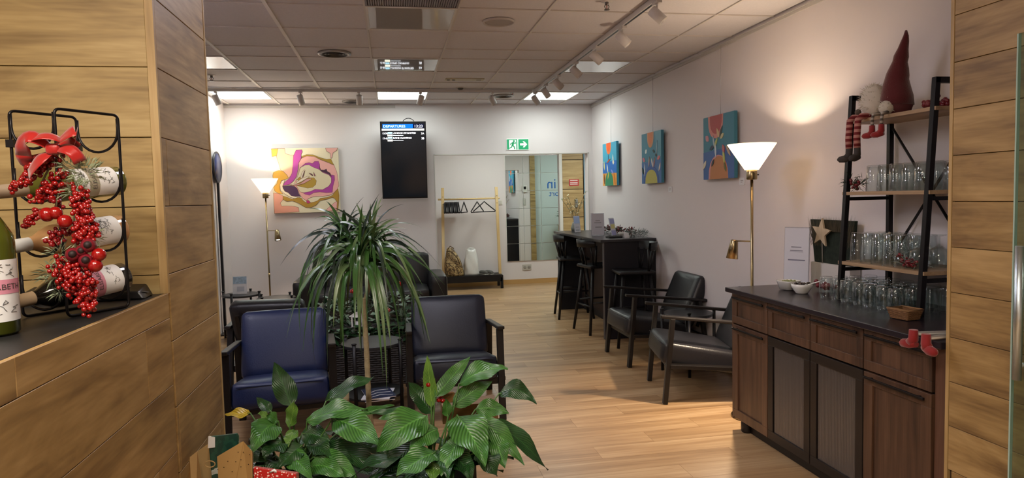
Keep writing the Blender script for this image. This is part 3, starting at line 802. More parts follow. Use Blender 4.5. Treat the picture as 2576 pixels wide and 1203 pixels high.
# ------------------------------------------------------------------ round blue sign on a post at far left
t = thing('sign_post', 'dark blue round sign on a black post half hidden behind pier', 'sign', (-1.945, 8.2, 0))
obj('foot', bx((-.03, -.16, 0), (.06, .16, .015)), BLACKM, t)
obj('post', bx((-.012, -.02, .015), (.012, .02, 1.77)), BLACKM, t)
obj('disc', MB().lathe([(0, -.008), (.17, -.008), (.17, .008), (0, .008)], 40, Matrix.Translation((0, 0, 1.93)) @ Matrix.Rotation(PI / 2, 4, 'Y')), pm('sign_blue', '#1c2c5e', .3), t)
obj('rim', MB().tube([(0, .17 * math.cos(q), 1.93 + .17 * math.sin(q)) for q in [2 * PI * i / 40 for i in range(40)]], .013, 8, True), pm('sign_rim', '#15161f', .35), t)
# ------------------------------------------------------------------ hall: mirror tiles, panelling, coat rack
MIR = pm('mirror', '#e8efec', .01, metal=1)
EDGE = pm('mirror_edge', '#dfe2de', .4)
HQ = YH / 12.03
YF = YB + .15
def refl(x, y):
    """point of the hall's front wall that the mirror shows at this place"""
    return px(x, y, Y=2 * YH - YF)
t = thing('tile_mirror', 'wall mirror made of eighteen square mirror tiles in the hall', 'mirror', (2.42, YH - .002, 1.312))
obj('backing', bx((-.469, -.006, -.914), (.465, .002, .914)), EDGE, t)
me = bx((-.151, -.004, -.1485), (.151, 0, .1485)).mesh('mirror_tile'); me.materials.append(MIR)
for i in range(3):
    for j in range(6): obj('mirror_tile', me, None, t, (-.311 + .31 * i, -.008, .761 - .3045 * j), ((j - 2.5) * .0006, 0, (i - 1) * .0008))
def plate(x, y, z, w_, h_, label, name='light_switch', cat='switch', face=-1, m=None):
    t = thing(name, label, cat, (x, y, z))
    obj('plate', bx((-w_ / 2, 0, -h_ / 2), (w_ / 2, face * .01, h_ / 2)), m or pm('switch_plate', '#d5d2cb', .4), t, bevel=.003)
    obj('rocker', bx((-w_ / 2 + .014, face * .008, -h_ / 2 + .014), (w_ / 2 - .014, face * .014, h_ / 2 - .014)), pm('switch_rocker', '#c3c0b8', .4), t, bevel=.002)
    return t
plate(1.852, YH - .001, 1.425, .085, .085, 'white light switch between coat rack and mirror')
t = thing('wall_socket', 'grey double wall socket under the tile mirror', 'socket', (2.3, YH - .001, .285))
obj('plate', bx((-.078, -.01, -.05), (.078, 0, .05)), pm('socket_grey', '#b5b2ab', .4), t, bevel=.003)
for s in (-1, 1): obj('outlet', MB().lathe([(0, -.003), (.024, -.003), (.028, 0)], 18, Matrix.Translation((s * .037, -.012, 0)) @ Matrix.Rotation(-PI / 2, 4, 'X')), pm('socket_hole', '#8f8c86', .5), t)
# wood-panelled wall right of the mirror, with dark joints
pw = struct('wall_hall_panelling', bx((2.94, YH - .02, 0), (3.35, YH + .1, 2.6)), GROOVE)
for k, (z0, z1) in enumerate(((0, .60), (.61, 1.13), (1.142, 1.618), (1.63, 2.13), (2.142, 2.6))):
    obj('panel', bx((-.185, -.012, (z0 - z1) / 2), (.185, .012, (z1 - z0) / 2)), wood('hall_panel_wood', '#8f744a', '#ab8f62', '#c0a679', 'X', fine=24, coarse=5), pw, (3.145, YH - .026, (z0 + z1) / 2))
struct('trim_4', bx((2.9, YH - .05, 0), (2.955, YH, 2.6)), WHITE)
struct('window_1', bx((3.35, YH - .03, 0), (4.6, YH - .018, 2.6)), pm('blue_glass', '#7f98a8', .08, spec=.8))
t = thing('red_notice', 'small red notice on the hall panelling', 'sign', (3.165, YH - .04, 1.74))
obj('sheet', bx((-.09, -.003, -.058), (.09, 0, .058)), pm('notice_red', '#b8403c', .5), t)
for k, z in enumerate((.03, -.008, -.034)): obj('print_line', bx((-.07, -.0045, z), (.066, -.003, z + .012)), pm('notice_white', '#e6d6d2', .6), t)
t = thing('door_phone', 'slim grey door control on the hall panelling', 'control', (3.2, YH - .038, 1.375))
obj('case', bx((-.026, -.02, -.072), (.026, 0, .072)), pm('phone_grey', '#8d8a86', .35, metal=.3), t, bevel=.004)
obj('button', bx((-.012, -.024, -.03), (.012, -.019, .03)), pm('phone_btn', '#6b6866', .4), t)
# front side of the hall (seen in the mirror): switch, intercom, wooden post, lettered glass, plant
p_ = refl(1312, 508)
plate(p_.x + .05, YF + .001, p_.z, .06, .15, 'tall grey switch plate seen in the tile mirror', face=1, m=pm('socket_grey', '#b5b2ab'))
p_ = refl(1313, 475)
t = thing('intercom', 'white wall intercom seen in the tile mirror', 'intercom', (p_.x + .05, YF + .001, p_.z))
obj('case', bx((-.05, 0, -.075), (.05, .035, .075)), WHITE, t, bevel=.006)
obj('screen', bx((-.025, .034, -.01), (.025, .037, .05)), BLACKM, t)
pp = struct('wall_hall_post', bx((2.89, YB + .0, 0), (3.0, YF, 2.6)), GROOVE)
for k in range(5): obj('board', bx((-.054, -.01, -.255), (.054, .01, .255)), CLADX, pp, (2.945, YF + .01, .26 + .52 * k))
struct('window_2', bx((3.0, YB + .08, 0), (4.6, YB + .092, 2.6)), pm('frosted_glass', '#c3d0cf', .3))
for body, y_, s in (('in', 473, .3), ('ort', 493, .17)):
    me = text_mesh(body, s, 'LEFT', .0008); me.materials.append(pm('letter_blue', '#1f62b4', .4))
    p_ = refl(1401, y_)
    o = obj('glass_lettering', me, None, None, (p_.x + (.0 if body == 'in' else .06), YB + .0945, p_.z), (PI / 2, 0, PI))
    tag(o, 'blue letters %s on the hall glass, seen in mirror' % ('in, upper line,' if body == 'in' else 'ort, lower line,'), 'lettering')
t = thing('pedestal', 'narrow wooden pedestal in the hall, seen in the mirror', 'pedestal', (3.5, 9.3, 0))
obj('column', bx((-.08, -.08, 0), (.08, .08, .9)), CLADX, t); obj('cap', bx((-.095, -.095, .9), (.095, .095, .92)), CLADX, t)
t = thing('pot_plant', 'leafy pot plant on the hall pedestal, seen in mirror', 'potted plant', (3.5, 9.3, .921))
obj('pot', MB().lathe([(0, 0), (.05, 0), (.07, .1), (.064, .1), (0, .085)], 20), pm('pot_steel', '#8d918f', .3, metal=.6), t)
r = random.Random(5)
for k in range(22):
    q = 2.4 * k; L_ = r.uniform(.12, .22); e = Vector((math.cos(q) * L_, math.sin(q) * L_, .1 + r.uniform(.02, .2))); s_ = Vector((-math.sin(q), math.cos(q), 0)) * .03; m_ = e * .6 + Vector((0, 0, .09))
    obj('leaf', MB().add([(0, 0, .09), m_ + s_, e, m_ - s_], [(0, 1, 2, 3)]), pm('ivy_green', '#274a2b', .45), t)

# coat rack
PINE = wood('pine', '#c9a872', '#d9bd88', '#e3cb9c', 'Z', fine=20, coarse=4, rand=.02)
PINEX = wood('pine_x', '#c9a872', '#d9bd88', '#e3cb9c', 'X', fine=20, coarse=4, rand=.02)
t = thing('coat_rack', 'pine coat rack standing on a black bench base', 'coat rack', (1.3, 11.12, 0))
for s, nm_ in ((-1, 0), (1, 1)):
    obj('post', MB().bar((s * .478, .0, .2), (s * .448, .0, 1.69), .045, .045), PINE, t)
    for z in (1.42, 1.54): obj('bolt', MB().cyl((s * .452, -.024, z), (s * .452, -.03, z), .006, n=8), BLACKM, t)
obj('hanging_rail', MB().tube([(-.53, 0, 1.5), (.5, 0, 1.5)], .015, 12), PINEX, t)
bn = obj('bench_top', bx((-.5, -.19, .19), (.5, .19, .22)), BLACK, t)
for k in range(5): obj('slat', bx((-.49, -.18 + k * .076, .22), (.49, -.12 + k * .076, .228)), BLACK, t)
obj('apron', MB().box((-.48, -.19, .12), (.48, -.17, .19)).box((-.48, .17, .12), (.48, .19, .19)), BLACK, t)
for sx in (-1, 1):
    for sy in (-1, 1): obj('leg', bx((sx * .5, sy * .19, 0), (sx * .455, sy * .15, .19)), BLACK, t)
def hanger(x, rz, label):
    t = thing('coat_hanger', label, 'coat hanger', (x, 11.12, 1.5), rz, 'black hangers on the coat rack')
    m = pm('hanger_black', '#17151a', .5)
    hk = [(.02 * math.cos(q), 0, .006 + .018 * math.sin(q)) for q in [math.radians(d) for d in (190, 140, 90, 40, 0, -40)]] + [(.003, 0, -.03), (0, 0, -.05)]
    obj('hook', MB().tube(hk, .002, 6), CHROME, t)
    obj('frame', MB().tube([(0, 0, -.05), (.04, 0, -.085), (.2, 0, -.21), (.19, 0, -.225), (0, 0, -.222), (-.19, 0, -.225), (-.2, 0, -.21), (-.04, 0, -.085)], .0095, 6, True), m, t)
for k in range(12): hanger(.87 + k * .0215, PI / 2 - .05 + .03 * (k % 3), 'black hanger in the tight bunch at the left of the rack')
hanger(1.2, 1.2, 'single black hanger next to the bunch on the coat rack')
hanger(1.42, .9, 'black hanger on rack turned edgewise, left of the right pair')
hanger(1.54, .25, 'black hanger facing the room at right of the coat rack')
def sack(name, label, loc, w_, d_, h_, m, seed, neck):
    r = random.Random(seed)
    P = []
    for i in range(13):
        v = i / 12
        row = []
        for k in range(25):
            q = 2 * PI * k / 24
            c, s = math.cos(q), math.sin(q)
            ex = abs(c) ** .6 * (1 if c > 0 else -1); ey = abs(s) ** .6 * (1 if s > 0 else -1)
            k_ = 1 - (1 - neck) * max(0, (v - .35) / .65) ** 1.3
            wr = 1 + .05 * math.sin(5 * q + v * 9 + seed) + .04 * math.sin(11 * q - v * 14)
            row.append((ex * w_ / 2 * k_ * wr - (.22 * w_ * v * v if neck < .5 else 0), ey * d_ / 2 * k_ * wr, v * h_ + .012 * math.sin(3 * q + seed) * v))
        row[24] = row[0]
        P.append(row)
    P.insert(0, [(0, 0, 0)] * 25); P.append([(-(.22 * w_ if neck < .5 else 0), 0, h_ * .97)] * 25)
    t = thing(name, label, 'bag', loc)
    obj('bag_body', MB().grid([[(x, y, z) for x, y, z in row] for row in P][::-1]), m, t)
    return t
camo = bpy.data.materials.new('camouflage'); camo.use_nodes = True
_nt = camo.node_tree
_tc = _nt.nodes.new('ShaderNodeTexCoord'); _vo = _nt.nodes.new('ShaderNodeTexNoise'); _vo.inputs['Scale'].default_value = 22; _vo.inputs['Distortion'].default_value = 1.2
_cr = _nt.nodes.new('ShaderNodeValToRGB'); _cr.color_ramp.interpolation = 'CONSTANT'
_cr.color_ramp.elements[0].color = lin('#4d3a22'); _cr.color_ramp.elements[1].position = .45; _cr.color_ramp.elements[1].color = lin('#8a7148')
_e = _cr.color_ramp.elements.new(.56); _e.color = lin('#b39b6c')
_nt.links.new(_tc.outputs['Object'], _vo.inputs['Vector']); _nt.links.new(_vo.outputs[0], _cr.inputs[0]); _nt.links.new(_cr.outputs[0], _nt.nodes['Principled BSDF'].inputs['Base Color'])
s_ = sack('backpack', 'camouflage backpack slumped on the coat rack bench', (1.0, 11.1, .228), .3, .24, .46, camo, 2, .3)
obj('strap', MB().tube([(-.1, -.09, .42), (-.03, -.12, .4), (.05, -.125, .3), (.09, -.12, .2)], .009, 6), pm('strap_brown', '#5a4628', .8), s_)
obj('strap', MB().tube([(-.1, -.06, .45), (-.06, -.08, .5), (0, -.07, .46)], .008, 6), pm('strap_brown', '#5a4628', .8), s_)
s_ = sack('plastic_bag', 'white plastic carrier bag on the coat rack bench', (1.29, 11.1, .228), .24, .2, .43, pm('bag_white', '#d8d8d6', .35, spec=.6), 9, .62)
for k in (-1, 1): obj('handle', MB().tube([(-.05, k * .03, .4), (-.045, k * .03, .445), (0, k * .03, .455), (.05, k * .03, .445), (.055, k * .03, .4)], .006, 6), pm('bag_white', '#d8d8d6'), s_)
for k, x in enumerate((1.49, 1.58)):
    t = thing('shoe', 'dark grey shoe on the bench, %s of the pair' % ('left' if k == 0 else 'right'), 'shoe', (x, 11.07, .228), .5, 'pair of shoes on the coat rack bench')
    obj('upper', MB().cushion((.035, .1, .025), .024, Matrix.Translation((0, 0, .034)), 6, (0, 0, .012)), pm('shoe_grey', '#55534f', .7), t)
    obj('sole', MB().cushion((.038, .105, .008), .007, Matrix.Translation((0, 0, .008)), 6), pm('shoe_sole', '#a7a49c', .7), t)
# ------------------------------------------------------------------ armchairs (local: front is -y)
def armchair(loc, rz, leather, label, frame=None, group='low armchairs with wooden arms'):
    fr = frame or pm('frame_dark', '#130f0e', .38, spec=.5)
    t = thing('armchair', label, 'armchair', loc, rz, group)
    for s in (-1, 1):
        x = s * .306
        obj('leg', MB().bar((x, -.385, 0), (x, -.325, .615), .034, .046, (1, 0, 0)), fr, t, bevel=.004)
        obj('leg', MB().bar((x, .36, 0), (x, .27, .55), .034, .046, (1, 0, 0)), fr, t, bevel=.004)
        obj('armrest', MB().add([(x - .023, -.41, .622), (x + .023, -.41, .622), (x + .023, .34, .542), (x - .023, .34, .542), (x - .023, -.41, .645), (x + .023, -.41, .645), (x + .023, .34, .565), (x - .023, .34, .565)],
            [(3, 2, 1, 0), (4, 5, 6, 7), (0, 1, 5, 4), (1, 2, 6, 5), (2, 3, 7, 6), (3, 0, 4, 7)]), fr, t, bevel=.006)
        obj('side_rail', MB().bar((x, -.35, .275), (x, .31, .235), .028, .06, (1, 0, 0)), fr, t, bevel=.003)
    obj('front_rail', bx((-.306, -.352, .24), (.306, -.325, .285)), fr, t, bevel=.003)
    obj('back_rail', bx((-.306, .29, .2), (.306, .316, .25)), fr, t, bevel=.003)
    M = Matrix.Translation((0, -.105, .315)) @ Matrix.Rotation(math.radians(-10), 4, 'X')
    st = obj('seat', MB().cushion((.281, .29, .085), .04, M, 10, (0, .012, .014)), leather, t)
    obj('seat_seam', MB().tube([M @ Vector(p) for p in ((-.25, -.297, .056), (.25, -.297, .056))], .003, 6), leather, st)
    M = Matrix.Translation((0, .265, .535)) @ Matrix.Rotation(math.radians(-23), 4, 'X')
    bk = obj('backrest', MB().cushion((.281, .062, .235), .045, M, 10, (0, .016, .004)), leather, t)
    obj('back_seam', MB().tube([M @ Vector(p) for p in ((-.235, -.06, .19), (.235, -.06, .19))], .0028, 6), leather, bk)
    obj('back_slat', MB().bar((-.2, .3, .3), (-.2, .44, .66), .03, .016), fr, t)
    obj('back_slat', MB().bar((.2, .3, .3), (.2, .44, .66), .03, .016), fr, t)
    return t
armchair((2.38, 5.79, 0), -PI / 2, LEATHER, 'black leather armchair on the right, closer to the bar')
armchair((2.32, 4.67, 0), -PI / 2 - .2, LEATHER, 'black leather armchair beside the wooden sideboard')
armchair((.40, 4.79, 0), -.02, SLATE, 'dark slate armchair facing the camera, behind the peace lilies')
armchair((-.725, 4.52, 0), .1, NAVY, 'navy blue armchair facing the camera, beside the wooden pier')
armchair((-.93, 5.72, 0), PI - .1, LEATHER, 'black armchair turned away, directly behind the navy armchair')

# ------------------------------------------------------------------ round side tables
def side_table(loc, r, h, label, rz=0, shelf=.14, metal=True):
    t = thing('side_table', label, 'side table', loc, rz, 'round black side tables')
    TOP = pm('table_top_black', '#2a292b', .32, spec=.5)
    obj('table_top', MB().lathe([(0, h - .022), (r, h - .022), (r + .003, h - .018), (r + .003, h - .003), (r, h), (0, h)], 40, sm=False), TOP, t)
    for k in range(4):
        q = PI / 4 + k * PI / 2
        x, y = (r + .012) * math.cos(q), (r + .012) * math.sin(q)
        lg = obj('leg', MB().cyl((x, y, 0), (x, y, h + .02), .013, n=14), BLACK, t)
        obj('leg_cap', MB().lathe([(0, h + .034), (.014, h + .032), (.019, h + .026), (.014, h + .02), (0, h + .02)], 14, Matrix.Translation((x, y, 0))), BLACK, lg)
    obj('lower_shelf', MB().lathe([(0, shelf - .016), (r, shelf - .016), (r, shelf), (0, shelf)], 36, sm=False), TOP, t)
    return t
side_table((-.165, 4.84, 0), .215, .5, 'round black side table in the middle with magazines on its shelf', .25)
side_table((-1.68, 7.86, 0), .2, .5, 'round black side table at far left with a leaflet stand', .5)
side_table((-1.26, 7.58, 0), .2, .48, 'round black side table at far left, right of the leaflet table', .2)
side_table((2.43, 5.24, 0), .2, .5, 'round black side table between the two right armchairs', .4)
for k, (z, a, h, w_) in enumerate(((.141, .1, '#1d2740', .2), (.151, -.15, '#dcdde2', .19), (.158, .22, '#232c4e', .19))):
    t = thing('magazine', ['navy magazine at the bottom of the side table stack', 'white magazine in the middle of the side table stack', 'navy magazine with white lines on top of stack'][k], 'magazine', (-.13, 4.7, z), a, 'magazines on the lower table shelf')
    obj('pages', bx((-w_ / 2, -.13, 0), (w_ / 2, .13, .006)), PAPER, t)
    obj('cover', bx((-w_ / 2 - .001, -.131, .006), (w_ / 2 + .001, .131, .0072)), pm('cover_' + h.strip('#'), h, .3), t)
    if k == 2:
        for s in range(3): obj('print_line', MB().tube([(-.08, -.1 + s * .05, .0074), (0, -.06 + s * .06, .0074), (.08, -.09 + s * .07, .0074)], .002, 4), PAPER, t)
t = thing('leaflet_stand', 'acrylic leaflet stand with blue picture on the left table', 'stand', (-1.69, 7.84, .501), -.15)
obj('sheet', MB().box((-.078, -.002, .006), (.078, .002, .2), Matrix.Rotation(-.12, 4, 'X')), PAPER, t)
obj('picture', MB().box((-.074, -.0035, .115), (.074, -.002, .195), Matrix.Rotation(-.12, 4, 'X')), pm('leaflet_blue', '#9fb8cc', .4, vary=.25, vscale=30), t)
obj('print_block', MB().box((-.03, -.0035, .03), (.05, -.002, .085), Matrix.Rotation(-.12, 4, 'X')), pm('leaflet_grey', '#bfc3cc', .5), t)
obj('foot', bx((-.08, -.03, 0), (.08, .05, .006)), ACRYL, t)

# ------------------------------------------------------------------ sofa against the back wall
t = thing('sofa', 'black leather two-seat sofa against the back wall', 'sofa', (-.255, 8.33, 0))
obj('base', bx((-.86, -.36, .12), (.86, .36, .3)), LEATHER, t, bevel=.02)
for s in (-1, 1):
    obj('armrest', MB().cushion((.1, .4, .24), .04, Matrix.Translation((s * .79, -.01, .36)), 8, (0, 0, .01)), LEATHER, t)
    obj('seat_cushion', MB().cushion((.335, .34, .075), .035, Matrix.Translation((s * .342, -.07, .37)), 8, (0, .01, .015)), LEATHER, t)
    obj('back_cushion', MB().cushion((.36, .09, .23), .05, Matrix.Translation((s * .352, .27, .6)) @ Matrix.Rotation(-.12, 4, 'X'), 8, (0, .02, .01)), LEATHER, t)
    for y in (-.33, .33): obj('leg', MB().cyl((s * .8, y, 0), (s * .8, y, .13), .02, .025, 12), BLACK, t)

# ------------------------------------------------------------------ bar counter
t = thing('bar_counter', 'black high bar counter along the right wall', 'bar counter', (0, 0, 0))
BARM = pm('bar_laminate', '#1c1b20', .45, spec=.4)
obj('counter_top', bx((2.11, 6.6, 1.015), (XR - .004, 8.62, 1.045)), pm('bar_top', '#2b2a2d', .3, spec=.5), t, bevel=.003)
obj('end_panel', bx((2.155, 6.62, .0), (XR - .004, 6.66, 1.015)), BARM, t)
obj('end_edge', bx((2.148, 6.617, 0), (2.156, 6.662, 1.015)), pm('bar_edge', '#4a4648', .4), t)
obj('end_panel', bx((2.155, 8.56, .0), (XR - .004, 8.6, 1.015)), BARM, t)
obj('back_panel', bx((2.47, 6.66, .1), (2.5, 8.56, 1.015)), pm('bar_brown', '#2a1c1a', .5), t)
obj('kick_board', bx((2.49, 6.66, 0), (2.51, 8.56, .1)), BARM, t)
obj('divider', bx((2.5, 7.58, .1), (XR - .01, 7.61, 1.0)), BARM, t)

def bar_stool(loc, rz, label):
    """local: backrest at -x"""
    t = thing('bar_stool', label, 'bar stool', loc, rz, 'black wooden bar stools')
    obj('seat', MB().cushion((.185, .185, .02), .018, Matrix.Translation((0, 0, .73)), 10, (0, 0, -.008)), BLACK, t)
    legs = []
    for sx in (-1, 1):
        for sy in (-1, 1):
            a, b = Vector((sx * .215, sy * .215, 0)), Vector((sx * .13, sy * .13, .715))
            legs.append((a, b)); obj('leg', MB().cyl(a, b, .015, .019, 12), BLACK, t)
    def at(l, z): return l[0].lerp(l[1], z / .715)
    for i, j, z in ((0, 1, .3), (2, 3, .24), (0, 2, .34), (1, 3, .34)):
        obj('stretcher', MB().cyl(at(legs[i], z), at(legs[j], z), .01, n=10), BLACK, t)
    crest = []
    for k in range(9):
        q = math.radians(-58 + 116 * k / 8)
        crest.append((-.235 * math.cos(q) + .02, .205 * math.sin(q) * 1.02))
    P = []
    for (x, y) in crest:
        P.append([(x, y, .945), (x - .012, y, 1.025), (x - .03, y * 1.05, 1.025), (x - .022, y * 1.05, .945), (x, y, .945)])
    obj('crest_rail', MB().grid(P, True, False), BLACK, t)
    for k in (1, 3, 5, 7):
        x, y = crest[k]
        obj('spindle', MB().cyl((x * .78, y * .82, .742), (x - .008, y, .955), .0085, .0075, 10), BLACK, t)
    for k in (0, 8):
        x, y = crest[k]
        obj('back_post', MB().cyl((x * .9 - .02, y * .9, .742), (x - .004, y, .96), .013, .011, 10), BLACK, t)
    return t
bar_stool((2.21, 8.05, 0), -.12, 'black bar stool at the bar, nearer the hall opening')
bar_stool((2.24, 7.10, 0), .15, 'black bar stool at the bar, nearer the camera')
bar_stool((2.38, 6.39, 0), PI - .1, 'black bar stool at the bar end, back against the right wall')

# things on the bar
def sheet_stand(name, label, cat, loc, rz, w_, h_, lean, paint, group=None):
    t = thing(name, label, cat, loc, rz, group)
    R_ = Matrix.Rotation(-lean, 4, 'X')
    obj('holder', MB().box((-w_ / 2 - .004, .001, .004), (w_ / 2 + .004, .006, h_ + .006), R_), thin_glass('holder_clear', '#e6e9ee', 1.4), t)
    obj('foot', bx((-w_ / 2, -.02, 0), (w_ / 2, .07, .005)), thin_glass('holder_clear', '#e6e9ee'), t)
    obj('sheet', MB().box((-w_ / 2, -.003, .006), (w_ / 2, .001, h_), R_), pm('print_sheet', '#d0d0d8', .5), t)
    for (x0, z0, x1, z1, h) in paint:
        obj('print_block', MB().box((x0 * w_, -.0045, z0 * h_), (x1 * w_, -.003, z1 * h_), R_), pm('print_' + h.strip('#'), h, .5), t)
    return t
blu = '#aebfe0'
sheet_stand('leaflet_stand', 'tall leaflet stand at the hall end of the bar', 'stand', (2.28, 8.05, 1.046), .25, .085, .21, .15, [(-.46, .55, .46, .97, '#a9bfe6'), (-.3, .12, .3, .18, '#9aa0a8'), (-.3, .3, .3, .36, '#b0b4ba')])
sheet_stand('acrylic_sign', 'acrylic sign with white sheet in the middle of the bar', 'sign', (2.32, 7.35, 1.046), -.15, .145, .25, .05, [(-.18, .66, .18, .69, '#8f9196'), (-.28, .57, .28, .6, '#8f9196'), (-.2, .36, .32, .4, '#8f9196')])
sheet_stand('leaflet_stand', 'leaflet stand with yellow and blue prints behind the tray', 'stand', (2.45, 7.16, 1.046), .5, .075, .2, .22, [(-.46, .7, .46, .97, '#a8aede'), (-.4, .42, .4, .66, '#d9d28f'), (-.46, .04, .46, .32, '#a6a9d6')])
t = thing('tray', 'flat black tray on the near part of the bar top', 'tray', (2.38, 6.86, 1.046), .05)
obj('plate', bx((-.11, -.06, 0), (.11, .06, .01)), pm('tray_black', '#0c0b0c', .5), t, bevel=.003)
obj('rim', MB().tube([(-.11, -.06, .012), (.11, -.06, .012), (.11, .06, .012), (-.11, .06, .012)], .004, 6, True), pm('tray_black', '#0c0b0c'), t)
def fluff(mb, c, R, n, ln, seed, w_=.004, flat=.6):
    r = random.Random(seed)
    for k in range(n):
        d = Vector((r.gauss(0, 1), r.gauss(0, 1), r.gauss(0, 1) * flat + .25)).normalized()
        p = Vector(c) + Vector((d.x * R[0], d.y * R[1], d.z * R[2])) * r.uniform(.3, .95)
        e = p + (d + Vector((r.uniform(-.5, .5), r.uniform(-.5, .5), r.uniform(-.3, .3)))).normalized() * ln * r.uniform(.6, 1.2)
        s = (e - p).cross(Vector((r.random(), r.random(), r.random()))).normalized() * w_
        m = (p + e) / 2 + Vector((0, 0, .1 * ln))
        mb.add([p, m + s, e, m - s], [(0, 1, 2, 3)])
    return mb
FIR = pm('fir_green', '#2e3d30', .7); FIRG = pm('frosted_fir', '#7c8480', .8); DUSTY = pm('dusty_green', '#8b9678', .7)
def berries(mb, c, R, n, br, seed):
    r = random.Random(seed)
    for k in range(n):
        d = Vector((r.gauss(0, 1), r.gauss(0, 1), r.gauss(0, 1))).normalized() * (r.random() ** .4)
        mb.sphere(Vector(c) + Vector((d.x * R[0], d.y * R[1], d.z * R[2])), br * r.uniform(.8, 1.15), 7, 5)
    return mb
t = thing('frosted_wreath', 'grey frosted fir wreath on the near end of the bar', 'wreath', (2.58, 6.78, 1.046))
w1 = MB()
for k in range(12):
    q = 2 * PI * k / 12
    fluff(w1, (.075 * math.cos(q), .1 * math.sin(q), .035), (.04, .045, .04), 34, .035, 40 + k, .0025)
stuff(obj('fir_tips', w1, FIRG, t))
t = thing('berry_garland', 'dark red berry and fir garland behind the bar leaflets', 'garland', (2.6, 7.28, 1.046))
g1, g2 = MB(), MB()
for k in range(7):
    y = -.27 + .13 * k
    fluff(g1, (.03 * math.sin(k * 2), y, .035), (.05, .07, .04), 45, .04, 60 + k)
    berries(g2, (.03 * math.sin(k * 2), y, .05), (.045, .06, .045), 12, .009, 80 + k)
stuff(obj('fir_tips', g1, FIR, t)); stuff(obj('berries', g2, pm('berry_dark', '#6d1e22', .3), t))
t = thing('sugar_bowl', 'small grey bowl on a saucer on the bar', 'bowl', (2.47, 6.95, 1.046))
obj('saucer', MB().lathe([(0, 0), (.05, .002), (.062, .01), (.06, .012), (0, .006)], 24), pm('bowl_dark', '#3a3838', .4), t)
obj('bowl', MB().lathe([(0, .008), (.03, .009), (.045, .03), (.047, .05), (.043, .05), (.03, .02), (0, .016)], 24), pm('bowl_grey', '#b9b6b1', .4), t)
t = thing('tent_card', 'tiny white folded card beside the frosted wreath', 'card', (2.45, 6.78, 1.046), .2)
obj('card', MB().add([(-.03, -.02, 0), (.03, -.02, 0), (.03, 0, .055), (-.03, 0, .055), (-.03, .022, 0), (.03, .022, 0)], [(0, 1, 2, 3), (3, 2, 5, 4)]), PAPER, t)
t = thing('vase_of_branches', 'pale leafy dried branches in a grey vase at bar end', 'vase', (2.36, 8.46, 1.046))
obj('vase', MB().lathe([(0, 0), (.045, 0), (.055, .04), (.035, .1), (.028, .12), (.024, .12), (.03, .09), (0, .02)], 24), pm('vase_grey', '#7b7d78', .4), t)
DRY = pm('dry_leaf', '#cfc6a2', .6)
r = random.Random(12)
for k in range(7):
    a = 2 * PI * k / 7 + .3
    tip = Vector((.16 * math.cos(a), .14 * math.sin(a), r.uniform(.34, .52)))
    pts = [Vector((0, 0, .1)).lerp(tip, i / 6) + Vector((0, 0, .04 * math.sin(PI * i / 6))) for i in range(7)]
    b_ = obj('branch', MB().tube(pts, .0025, 5), pm('branch_brown', '#6c6248', .8), t)
    for i in range(2, 7):
        for s in (-1, 1):
            d = Vector((r.uniform(-1, 1), r.uniform(-1, 1), r.uniform(-.2, .6))).normalized()
            p = pts[i]; e = p + d * .05; sd = d.cross(Vector((0, 0, 1))).normalized() * .011; m = p.lerp(e, .5)
            obj('leaf', MB().add([p, m + sd, e, m - sd], [(0, 1, 2, 3)]), DRY if (i + k) % 3 else pm('dusty_green', '#8b9678'), b_)
# ------------------------------------------------------------------ wooden sideboard (front faces -x)
CZ, CXF, CY0, CY1 = .905, 2.085, 2.275, 3.85
OAK = wood('sideboard_wood', '#33221a', '#4f3728', '#644836', 'Z', rough=.42, fine=34, coarse=5, stretch=.06, rand=.05)
DARK = pm('sideboard_dark', '#1a1311', .45)
t = thing('sideboard', 'dark brown wooden sideboard with black top and ribbed glass doors', 'sideboard', (0, 0, 0))
obj('worktop', bx((CXF - .03, CY0 - .07, CZ - .028), (XR - .004, CY1 + .04, CZ)), pm('sideboard_top', '#262026', .27, spec=.5), t, bevel=.003)
obj('body', bx((CXF + .024, CY0, .075), (XR - .01, CY1, CZ - .028)), DARK, t)
obj('side_panel', bx((CXF + .004, CY1, .075), (XR - .01, CY1 + .014, CZ - .028)), OAK, t)
obj('side_panel', bx((CXF + .012, CY0 - .055, .0), (XR - .01, CY0 - .002, CZ - .03)), wood('side_panel_wood', '#3a251d', '#55392b', '#674838', 'Z', rough=.45, rand=.02), t)
obj('plinth', bx((CXF + .07, CY0 + .03, 0), (XR - .05, CY1 - .05, .075)), DARK, t)
for y in (CY0 + .08, CY1 - .06):
    obj('foot', MB().lathe([(0, 0), (.03, 0), (.035, .01), (.035, .06), (.028, .075), (0, .075)], 16, Matrix.Translation((CXF + .06, y, 0))), DARK, t)
W4 = (CY1 - CY0) / 4
def framed(name, y0, y1, z0, z1, m, fw, parent, inner):
    h, v = (y1 - y0) / 2 - .003, (z1 - z0) / 2 - .002
    c = (CXF, (y0 + y1) / 2, (z0 + z1) / 2)
    f = MB()
    f.box((0, -h, -v), (.022, h, -v + fw)); f.box((0, -h, v - fw), (.022, h, v)); f.box((0, -h, -v + fw), (.022, -h + fw, v - fw)); f.box((0, h - fw, -v + fw), (.022, h, v - fw))
    o = obj(name, f, m, parent, c, bevel=.002)
    if inner: obj('inset_panel', bx((.009, -h + fw, -v + fw), (.018, h - fw, v - fw)), m, o)
    return o, h, v
def pull(o, z, h):
    obj('handle', MB().box((-.022, -h + .02, z - .006), (-.012, h - .02, z + .006)).box((-.014, -h + .05, z - .005), (0, -h + .062, z + .005)).box((-.014, h - .062, z - .005), (0, h - .05, z + .005)), BLACKM, o, bevel=.002)
